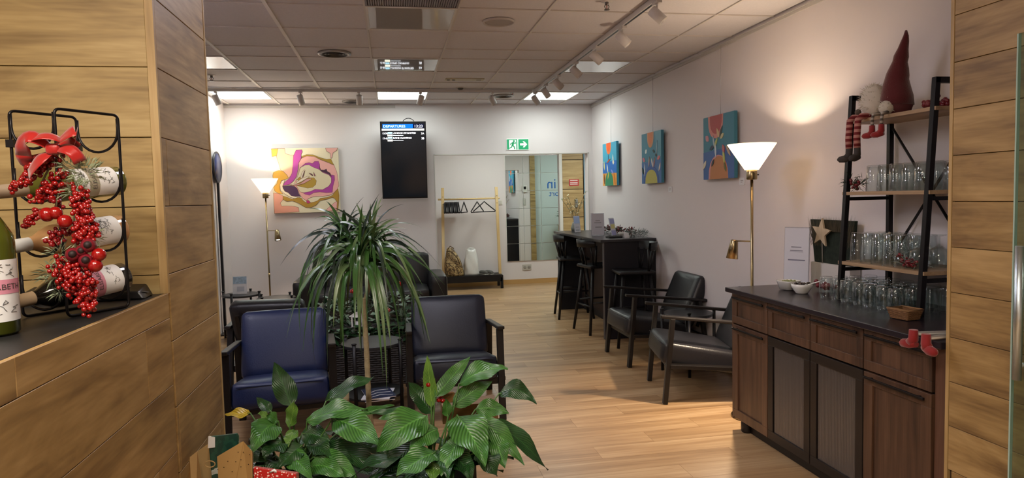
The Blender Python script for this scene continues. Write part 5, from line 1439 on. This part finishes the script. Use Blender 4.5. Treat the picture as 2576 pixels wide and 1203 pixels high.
# ------------------------------------------------------------------ plants
def leaf(P0, P1, W, arch, kind='lance', n=9, fold=.22, wav=0, seed=0, tilt=0, upv=(0, 0, 1)):
    P0, P1 = Vector(P0), Vector(P1)
    d = P1 - P0
    up = Vector(upv)
    side = d.cross(up)
    if side.length < .25 * d.length: side = d.cross(Vector((.2, -1, 0)))
    side.normalize()
    nrm = side.cross(d).normalized()
    if nrm.dot(up) < 0: nrm = -nrm
    if tilt:
        R_ = Matrix.Rotation(tilt, 3, d.normalized()); side = R_ @ side; nrm = R_ @ nrm
    Pc = (P0 + P1) / 2 + Vector(arch)
    r = random.Random(seed)
    ph = r.uniform(0, 6)
    rows = []
    for i in range(n + 1):
        u = i / n
        p = P0 * (1 - u) ** 2 + Pc * 2 * u * (1 - u) + P1 * u * u
        if kind == 'lance': w_ = (math.sin(PI * min(1, u ** .8)) ** .8) * (1 - .35 * u) * 1.2
        else: w_ = min(1, .55 + u * 2) * (1 - u ** 2.2)
        w_ = max(.015, min(1, w_)) * W / 2
        row = []
        for v in (-1, -.5, 0, .5, 1):
            row.append(p + side * (v * w_) - nrm * (fold * (1 - abs(v)) * w_) + nrm * (wav * W * .12 * math.sin(ph + u * 11 + (v > 0) * 1.5) * abs(v)))
        rows.append(row)
    return MB().grid(rows)
LG = [leafmat('lily_leaf', '#1b4517', '#5c9845'), leafmat('lily_leaf_dark', '#0f2a12', '#31602c'), leafmat('lily_leaf_light', '#2f5a1c', '#7fa84a')]
YEL = leafmat('lily_leaf_yellow', '#a38a1c', '#d9c24a', 6)
STEM = pm('petiole_green', '#4c7038', .5)
def peace_lily(label, root, Yb, leaves, seed, fill):
    t = thing('peace_lily', label, 'potted plant', root)
    pot = obj('pot', MB().lathe([(0, -.42), (.1, -.42), (.135, -.06), (.14, -.03), (.132, -.03), (.125, -.06), (0, -.07)], 32), pm('pot_grey', '#3b3a3c', .6), t)
    obj('soil', MB().lathe([(0, -.05), (.127, -.062)], 24), pm('soil', '#2a2018', .95), t)
    R0 = Vector(root)
    r = random.Random(seed)
    for k, (bx_, by_, tx, ty, y0, y1, W, ar, m) in enumerate(leaves):
        a, b = px(bx_, by_, Y=Yb + y0) - R0, px(tx, ty, Y=Yb + y1) - R0
        lf = obj('leaf', leaf(a, b, W * .00155, (0, 0, ar * .0014), 'lance', 10, .2, 1.0, seed + k, r.uniform(-.35, .35), (0, -.72, .7)), m, t)
        c = Vector((r.uniform(-.03, .03), r.uniform(-.03, .03), -.05))
        if a.z > -.02: obj('petiole', MB().tube([c, c.lerp(a, .5) + Vector((0, 0, .03)), a, a.lerp(b, .12)], [.004, .0035, .003, .002], 6), STEM, lf)
    for k in range(fill):
        q = r.uniform(0, 2 * PI); el = r.uniform(.05, .5)
        L_ = r.uniform(.15, .25)
        a = Vector((.08 * math.cos(q), .07 * math.sin(q), r.uniform(.0, .12)))
        b = a + Vector((math.cos(q) * L_ * math.cos(el), math.sin(q) * L_ * .7 * math.cos(el), -.06 + L_ * math.sin(el) * .5))
        lf = obj('leaf', leaf(a, b, r.uniform(.08, .12), (0, 0, .05), 'lance', 8, .2, 1, seed + 50 + k), LG[1], t)
        obj('petiole', MB().tube([(0, 0, -.05), a * .6 + Vector((0, 0, 0)), a], [.004, .0035, .0025], 6), STEM, lf)
    return t
A_, D_, Y_ = LG[0], LG[1], LG[2]
peace_lily('peace lily in front with one yellow leaf, left of the palm trunk', px(745, 1190, Y=2.5), 2.5, [
 (734, 1022, 690, 912, 0, .06, 52, 0, D_), (682, 1036, 645, 1000, 0, .03, 26, 0, D_), (728, 1074, 741, 1008, -.02, -.04, 34, 4, Y_), (630, 1040, 566, 1043, -.02, -.02, 28, 6, YEL),
 (690, 1066, 636, 1136, -.04, -.16, 66, 34, A_), (772, 1060, 926, 1034, -.03, -.05, 62, 36, A_), (838, 1052, 957, 1122, -.05, -.18, 72, 26, A_),
 (820, 1010, 944, 948, .08, .14, 50, 24, D_), (900, 1046, 992, 1020, .06, .1, 24, 8, A_), (722, 1140, 784, 1202, -.1, -.22, 48, 14, A_), (778, 1172, 866, 1202, -.12, -.2, 50, 30, A_),
 (706, 1112, 664, 1150, -.08, -.16, 60, 16, D_), (738, 1082, 724, 1124, -.06, -.12, 34, 8, Y_), (676, 1050, 648, 1042, -.03, -.06, 22, 6, Y_), (700, 1060, 670, 1046, -.03, -.06, 26, 8, A_), (760, 1120, 700, 1180, -.1, -.16, 50, 14, D_), (800, 1130, 890, 1170, -.04, -.06, 60, 12, D_), (830, 1120, 960, 1190, -.02, -.05, 60, 20, D_), (790, 1150, 900, 1202, -.1, -.14, 56, 18, A_), (690, 1150, 640, 1196, -.08, -.1, 54, 12, D_), (860, 1100, 960, 1140, .08, .1, 50, 14, D_), (760, 1090, 830, 1110, -.02, -.06, 50, 12, D_)], 11, 20)
peace_lily('big peace lily in front, right of the palm trunk', px(1095, 1195, Y=2.4), 2.4, [
 (1086, 1026, 1074, 894, 0, .02, 32, 0, Y_), (1094, 1000, 1184, 896, 0, .04, 38, 6, A_), (1155, 966, 1278, 930, .02, .03, 56, 40, A_), (1256, 990, 1350, 1018, .02, -.02, 48, 52, D_),
 (1090, 1040, 1026, 962, .02, .05, 46, 6, D_), (1138, 1022, 1238, 960, .02, .04, 46, 10, A_), (1196, 1030, 1280, 1040, .0, -.02, 42, 18, A_), (1150, 1044, 1222, 1172, -.05, -.2, 92, 40, A_),
 (1232, 1062, 1378, 1184, -.02, -.08, 52, 46, D_), (1200, 1052, 1318, 1172, -.03, -.12, 52, 34, A_), (1074, 1046, 946, 1140, -.04, -.14, 82, 34, A_), (1096, 1136, 996, 1204, -.12, -.22, 70, 26, A_),
 (1158, 1100, 1108, 1196, -.1, -.2, 50, 16, A_), (1127, 1048, 1122, 1004, -.04, -.05, 26, 0, A_), (1240, 1090, 1270, 1180, -.06, -.14, 50, 16, A_), (1090, 1158, 1092, 1206, -.14, -.2, 60, 10, Y_),
 (1050, 1046, 952, 1056, .06, .08, 30, 18, A_), (1040, 1040, 930, 1042, .1, .12, 26, 16, D_), (1220, 1012, 1252, 1036, .02, .0, 34, 8, A_), (1150, 1060, 1176, 1110, -.06, -.12, 56, 12, D_), (1210, 1130, 1250, 1200, -.1, -.16, 60, 14, D_), (1060, 1110, 960, 1190, .0, -.04, 62, 20, D_), (1040, 1090, 930, 1130, .1, .12, 50, 16, D_), (1140, 1140, 1190, 1204, -.12, -.18, 58, 14, D_), (1000, 1150, 930, 1204, .02, .0, 60, 16, D_), (1170, 1070, 1240, 1120, -.02, -.08, 60, 18, A_), (1100, 1080, 1030, 1130, -.06, -.12, 50, 14, A_)], 31, 22)

# dracaena
DR = [leafmat('dracaena_leaf', '#1c3a1a', '#4c7a3c', 1, .3, .05), leafmat('dracaena_leaf_dark', '#12211a', '#30463a', 1, .35, .05), leafmat('dracaena_leaf_pale', '#3a5a34', '#88a072', 1, .3, .05)]
TR_ = pm('dracaena_trunk', '#94876c', .85, vary=.2, vscale=40, bump=.6, bscale=90)
YD = 2.8
root = px(940, 1185, Y=YD)
t = thing('dracaena', 'tall dracaena palm with drooping strap leaves in the middle', 'potted plant', root)
obj('pot', MB().lathe([(0, -.5), (.14, -.5), (.18, -.05), (.186, -.02), (.174, -.02), (.168, -.05), (0, -.06)], 36), pm('pot_black', '#232224', .5), t)
obj('soil', MB().lathe([(0, -.035), (.17, -.05)], 24), pm('soil', '#2a2018'), t)
def trunk(pts, r0, r1, name='trunk'):
    P = [px(x, y, Y=YD + d) - root for x, y, d in pts]
    rings = []; rad = []
    for i in range(len(P) - 1):
        m = 10
        for k in range(m):
            rings.append(P[i].lerp(P[i + 1], k / m)); rad.append(1 + (.07 if k % 2 else -.03))
    rings.append(P[-1]); rad.append(1)
    n = len(rings)
    return obj(name, MB().tube(rings, [(r0 + (r1 - r0) * i / (n - 1)) * q for i, q in enumerate(rad)], 14), TR_, t)
trunk([(944, 1190, 0), (928, 1015, 0), (922, 880, 0), (914, 752, 0)], .0115, .0105)
obj('cut_end', MB().lathe([(0, .001), (.0098, 0)], 16, Matrix.Translation(px(914, 752, Y=YD) - root)), pm('cut_wood', '#d2b585', .8), t)
trunk([(915, 770, .005), (896, 735, .01), (893, 690, .012), (900, 640, .012)], .009, .009)
trunk([(916, 765, .01), (928, 720, .02), (932, 660, .03)], .0085, .008)
trunk([(872, 1190, .05), (871, 985, .05)], .0115, .0115, 'trunk_stump')
r = random.Random(21)
def crown(cx, cy, dy, n, seed, mats, up=1.0, sc=1.0):
    r = random.Random(seed)
    c = px(cx, cy, Y=YD + dy) - root
    for k in range(n):
        q = 2.399 * k + r.uniform(-.35, .35)
        f_ = (k + .5) / n
        el = 1.4 - 1.0 * f_ + r.uniform(-.15, .15)
        L_ = (.27 + .22 * f_) * r.uniform(.8, 1.15) * sc
        h = Vector((math.cos(q), math.sin(q) * .85, 0))
        d = h * math.cos(el) + Vector((0, 0, math.sin(el)))
        a = c + Vector((0, 0, .05 * (1 - f_) - .03)) + d * .012
        reach = L_ * (.2 + .48 * math.sin(PI * min(1, f_ * .8 + .1))) * r.uniform(.75, 1.2)
        drop = L_ * (.95 - 1.75 * f_ ** .55) * (up if f_ < .25 else 1)
        b = a + h * reach + Vector((0, 0, drop))
        apex = a + d * L_ * .48
        obj('leaf', leaf(a, b, r.uniform(.017, .031) * (.8 + .3 * f_), apex - (a + b) / 2, 'strap', 10, .35, .2, seed * 100 + k, r.uniform(-.5, .5), (0, -.45, .9)), mats[r.randrange(len(mats))], t)
crown(903, 672, .0, 88, 1, [DR[0], DR[2], DR[0], DR[1]], 1, 1.1)
crown(932, 630, .05, 60, 2, [DR[0], DR[0], DR[2], DR[1]], 1.1, .95)
crown(868, 615, .12, 52, 3, [DR[1], DR[1], DR[0]], .9, .9)

# low wooden bench that carries pots' neighbours, out of view below
t = thing('low_bench', 'low dark bench under the gift bags, below the picture edge', 'bench', (-.36, 2.2, 0))
obj('seat_board', bx((-.22, -.16, .4), (.2, .16, .43)), BLACK, t)
for sx in (-1, 1):
    for sy in (-1, 1): obj('leg', bx((sx * .17 - .015, sy * .13 - .015, 0), (sx * .17 + .015, sy * .13 + .015, .4)), BLACK, t)
# kraft gift bag
KR = pm('kraft_paper', '#a3824f', .75, vary=.06, vscale=10, bump=.1, bscale=30); KRL = pm('kraft_light', '#b99a68', .75, vary=.06, vscale=10)
YG = 2.16
def gq(x, y, d=0): return px(x, y, Y=YG + d)
t = thing('gift_bag', 'open brown paper gift bag with small dots', 'gift bag', gq(560, 1203, .03) * 1)
g0 = t.location.copy(); g0.z = .431; t.location = g0
def gp(x, y, d=0): return gq(x, y, d) - g0
def down(p): return Vector((p.x * .92, p.y * .92, 0))
fr_ = [gp(546, 1149, -.02), gp(612, 1110, -.02), gp(633, 1134, .0)]
side_l = [gp(473, 1154, .05), gp(497, 1135, .06)]
back_ = [gp(497, 1135, .12), gp(524, 1117, .13), gp(612, 1112, .12)]
mb = MB().add([fr_[0], fr_[1], fr_[2], down(fr_[2]), down(fr_[0])], [(0, 1, 2, 3, 4)])
fp = obj('front_panel', mb, KR, t); so = fp.modifiers.new('solid', 'SOLIDIFY'); so.thickness = .0012
mb = MB().add([side_l[0], side_l[1], gp(508, 1203, .03), down(gp(508, 1203, .03)), down(side_l[0])], [(0, 1, 2, 3, 4)])
o_ = obj('side_panel', mb, KRL, t); so = o_.modifiers.new('solid', 'SOLIDIFY'); so.thickness = .0012
mb = MB().add([back_[0], back_[1], back_[2], down(back_[2]), down(back_[0])], [(0, 1, 2, 3, 4)])
o_ = obj('back_panel', mb, KRL, t); so = o_.modifiers.new('solid', 'SOLIDIFY'); so.thickness = .0012
mb = MB().add([gp(633, 1134, .0), gp(636, 1140, .1), down(gp(636, 1140, .1)), down(gp(633, 1134, 0))], [(0, 1, 2, 3)])
o_ = obj('side_panel', mb, KR, t); so = o_.modifiers.new('solid', 'SOLIDIFY'); so.thickness = .0012
for k, (x, y) in enumerate(((599, 1138), (612, 1138), (628, 1144), (606, 1157), (620, 1154), (593, 1162), (573, 1161), (606, 1175), (625, 1169), (584, 1187), (563, 1176), (548, 1181))):
    obj('print_dot', MB().sphere(gp(x, y, -.0225 + (.012 if x > 612 else 0)), .0016, 6, 4), pm('dot_brown', '#3a2414', .8), fp)
t = thing('gift_box', 'dark green gift parcel with white snow pattern inside the bag', 'gift', gq(560, 1150, .06))
q0 = t.location.copy(); q0.z = .432; t.location = q0
def gg(x, y, d=0): return gq(x, y, d) - q0
SNOW = bpy.data.materials.new('snow_wrap'); SNOW.use_nodes = True
_nt = SNOW.node_tree; _tc = _nt.nodes.new('ShaderNodeTexCoord'); _n = _nt.nodes.new('ShaderNodeTexNoise'); _n.inputs['Scale'].default_value = 34; _n.inputs['Detail'].default_value = 5
_cr = _nt.nodes.new('ShaderNodeValToRGB'); _cr.color_ramp.interpolation = 'CONSTANT'; _cr.color_ramp.elements[0].color = lin('#123c34'); _cr.color_ramp.elements[1].position = .6; _cr.color_ramp.elements[1].color = lin('#c9d2cc')
_e = _cr.color_ramp.elements.new(.5); _e.color = lin('#1d4c3e')
_nt.links.new(_tc.outputs['Object'], _n.inputs['Vector']); _nt.links.new(_n.outputs[0], _cr.inputs[0]); _nt.links.new(_cr.outputs[0], _nt.nodes['Principled BSDF'].inputs['Base Color']); _nt.nodes['Principled BSDF'].inputs['Roughness'].default_value = .35
tp = [gg(523, 1098, .05), gg(598, 1089, .06), gg(602, 1095, .1), gg(527, 1100, .1)]
bt = [Vector((p.x * .7, p.y, 0)) for p in tp]
obj('parcel', MB().add(tp + bt, [(0, 1, 2, 3), (7, 6, 5, 4), (0, 4, 5, 1), (1, 5, 6, 2), (2, 6, 7, 3), (3, 7, 4, 0)]), SNOW, t, bevel=.003)
obj('paper_tag', MB().add([gg(524, 1098, .045), gg(541, 1100, .045), gg(541, 1126, .045), gg(523, 1128, .045)], [(3, 2, 1, 0)]), PAPER, t)
obj('string_loop', MB().tube([gg(528 + 13 * math.cos(a), 1168 + 8 * math.sin(a), .02) for a in [2 * PI * i / 16 for i in range(16)]], .0018, 6, True), KRL, t)
# red patterned gift bag
REDP = bpy.data.materials.new('red_pattern'); REDP.use_nodes = True
_nt = REDP.node_tree; _tc = _nt.nodes.new('ShaderNodeTexCoord'); _n = _nt.nodes.new('ShaderNodeTexVoronoi'); _n.inputs['Scale'].default_value = 130
_cr = _nt.nodes.new('ShaderNodeValToRGB'); _cr.color_ramp.interpolation = 'CONSTANT'; _cr.color_ramp.elements[0].color = lin('#e9d2cc'); _cr.color_ramp.elements[1].position = .34; _cr.color_ramp.elements[1].color = lin('#b3201c')
_nt.links.new(_tc.outputs['Object'], _n.inputs['Vector']); _nt.links.new(_n.outputs[0], _cr.inputs[0]); _nt.links.new(_cr.outputs[0], _nt.nodes['Principled BSDF'].inputs['Base Color'])
t = thing('red_gift_bag', 'red gift parcel with white pattern beside the paper bag', 'gift', px(690, 1203, Y=2.2))
q0 = t.location.copy(); q0.z = .431; t.location = q0
tp = [px(637, 1175, Y=2.15) - q0, px(745, 1192, Y=2.12) - q0, px(752, 1188, Y=2.24) - q0, px(640, 1172, Y=2.26) - q0]
bt = [Vector((p.x, p.y, 0)) for p in tp]
obj('parcel', MB().add(tp + bt, [(0, 1, 2, 3), (7, 6, 5, 4), (0, 4, 5, 1), (1, 5, 6, 2), (2, 6, 7, 3), (3, 7, 4, 0)]), REDP, t, bevel=.003)
obj('cord', MB().tube([px(680, 1188, Y=2.14) - q0, px(690, 1183, Y=2.13) - q0, px(698, 1190, Y=2.14) - q0], .004, 6), PAPER, t)
# ornament picks in the right lily
t = thing('ornament_pick', 'pick with small red baubles in the right peace lily', 'ornament', px(1108, 1010, Y=2.44))
q0 = t.location.copy()
for k, (x, y, r_) in enumerate(((1106, 988, 6), (1104, 1006, 7), (1114, 1008, 6), (1078, 968, 7), (1110, 997, 5))):
    obj('bauble', MB().sphere(px(x, y, Y=2.42) - q0, r_ * .0014, 12, 8), RED, t)
fz = MB()
for k, (x, y) in enumerate(((1078, 970), (1108, 1000), (1090, 985))): fluff(fz, px(x, y, Y=2.45) - q0, (.02, .02, .03), 60, .025, 500 + k, .0012, 1)
stuff(obj('fir_tips', fz, pm('dusty_green', '#8b9678'), t))
obj('stick', MB().tube([px(1090, 985, Y=2.45) - q0, px(1095, 1190, Y=2.41) - q0], .002, 6), pm('branch_brown', '#6c6248'), t)
obj('straw_star', MB().cushion((.03, .012, .02), .01, Matrix.Translation(px(1125, 1000, Y=2.46) - q0), 5), pm('straw', '#8a6538', .9, bump=.5, bscale=60), t)
t = thing('wooden_tray', 'brown wooden planter tray behind the right peace lily', 'tray', px(1180, 1030, Y=2.62))
obj('board', bx((-.11, -.05, -.035), (.11, .05, .035)), wood('tray_wood', '#6a4a2c', '#86623c', '#9a764c', 'X'), t)
obj('post', bx((-.02, -.02, -t.location.z), (.02, .02, -.035)), BLACK, t)

# ------------------------------------------------------------------ wicker planter between the chairs
t = thing('wicker_planter', 'long grey wicker planter with ivy, behind the middle table', 'planter', (-.16, 5.62, 0))
WK = pm('wicker_grey', '#3d3835', .75, vary=.25, vscale=50)
hx, hy, hz = .36, .15, .5
obj('liner', bx((-hx + .012, -hy + .012, 0), (hx - .012, hy - .012, hz - .03)), pm('liner_dark', '#1d1a18', .9), t)
for k in range(27):
    z = .012 + k * .0182
    pts = []
    for a, b, n in (((-hx, -hy), (hx, -hy), 24), ((hx, -hy), (hx, hy), 10), ((hx, hy), (-hx, hy), 24), ((-hx, hy), (-hx, -hy), 10)):
        for i in range(n):
            f_ = i / n; s_ = .005 * (1 if (i + k) % 2 else -1)
            pts.append((a[0] + (b[0] - a[0]) * f_ + (s_ if a[0] == b[0] else 0), a[1] + (b[1] - a[1]) * f_ + (s_ if a[1] == b[1] else 0), z))
    obj('woven_strand', MB().tube(pts, .0095, 5, True), WK, t)
fol = [MB(), MB()]
r = random.Random(77)
for k in range(700):
    c = Vector((r.uniform(-hx - .06, hx + .06), r.uniform(-hy, hy), hz + r.uniform(-.1, .22)))
    if c.z < hz and abs(c.x) < hx and abs(c.y) < hy - .02: c.y = -hy - r.uniform(0, .04)
    d = Vector((r.uniform(-1, 1), r.uniform(-1, .6), r.uniform(-.7, .5))).normalized() * r.uniform(.045, .085)
    s_ = d.cross(Vector((r.uniform(-.4, .4), r.uniform(-.4, .4), 1))).normalized() * d.length * .32
    fol[0 if r.random() < .7 else 1].add([c, c + d * .4 + s_, c + d, c + d * .4 - s_], [(0, 1, 2, 3)])
stuff(obj('ivy_leaves', fol[0], pm('ivy_green', '#274a2b', .45), t)); stuff(obj('pale_leaves', fol[1], pm('ivy_pale', '#7d9a80', .5), t))
t2 = [(-.33, 5.5, .78), (.05, 5.5, .82), (-.05, 5.44, .62)]
for k, p in enumerate(t2):
    tg = thing('bauble', ['red bauble in the planter foliage, left one', 'red bauble in the planter foliage, upper right one', 'red bauble in the planter foliage, lowest one'][k], 'bauble', p, 0, 'red baubles in the planter')
    obj('ball', MB().sphere((0, 0, 0), .019, 16, 10), pm('bauble_red', '#a8161a', .12, coat=.8), tg)
    obj('cap', MB().cyl((0, 0, .017), (0, 0, .025), .006, n=10), BRASS, tg)
    obj('stem', MB().tube([(0, 0, .025), (.01, .03, -.06), (.01, .06, hz - p[2] - .05)], .0025, 5), pm('branch_brown', '#6c6248'), tg)
t = thing('lantern', 'small white lantern standing in the wicker planter', 'lantern', (-.3, 5.53, .47))
for sx in (-1, 1):
    for sy in (-1, 1): obj('post', bx((sx * .04 - .005, sy * .04 - .005, 0), (sx * .04 + .005, sy * .04 + .005, .1)), WHITE, t)
obj('base', bx((-.05, -.05, 0), (.05, .05, .012)), WHITE, t); obj('roof', MB().lathe([(.068, .1), (.03, .125), (.012, .135), (0, .135)], 4), WHITE, t)
obj('candle', MB().cyl((0, 0, .012), (0, 0, .06), .018, n=16), PAPER, t)
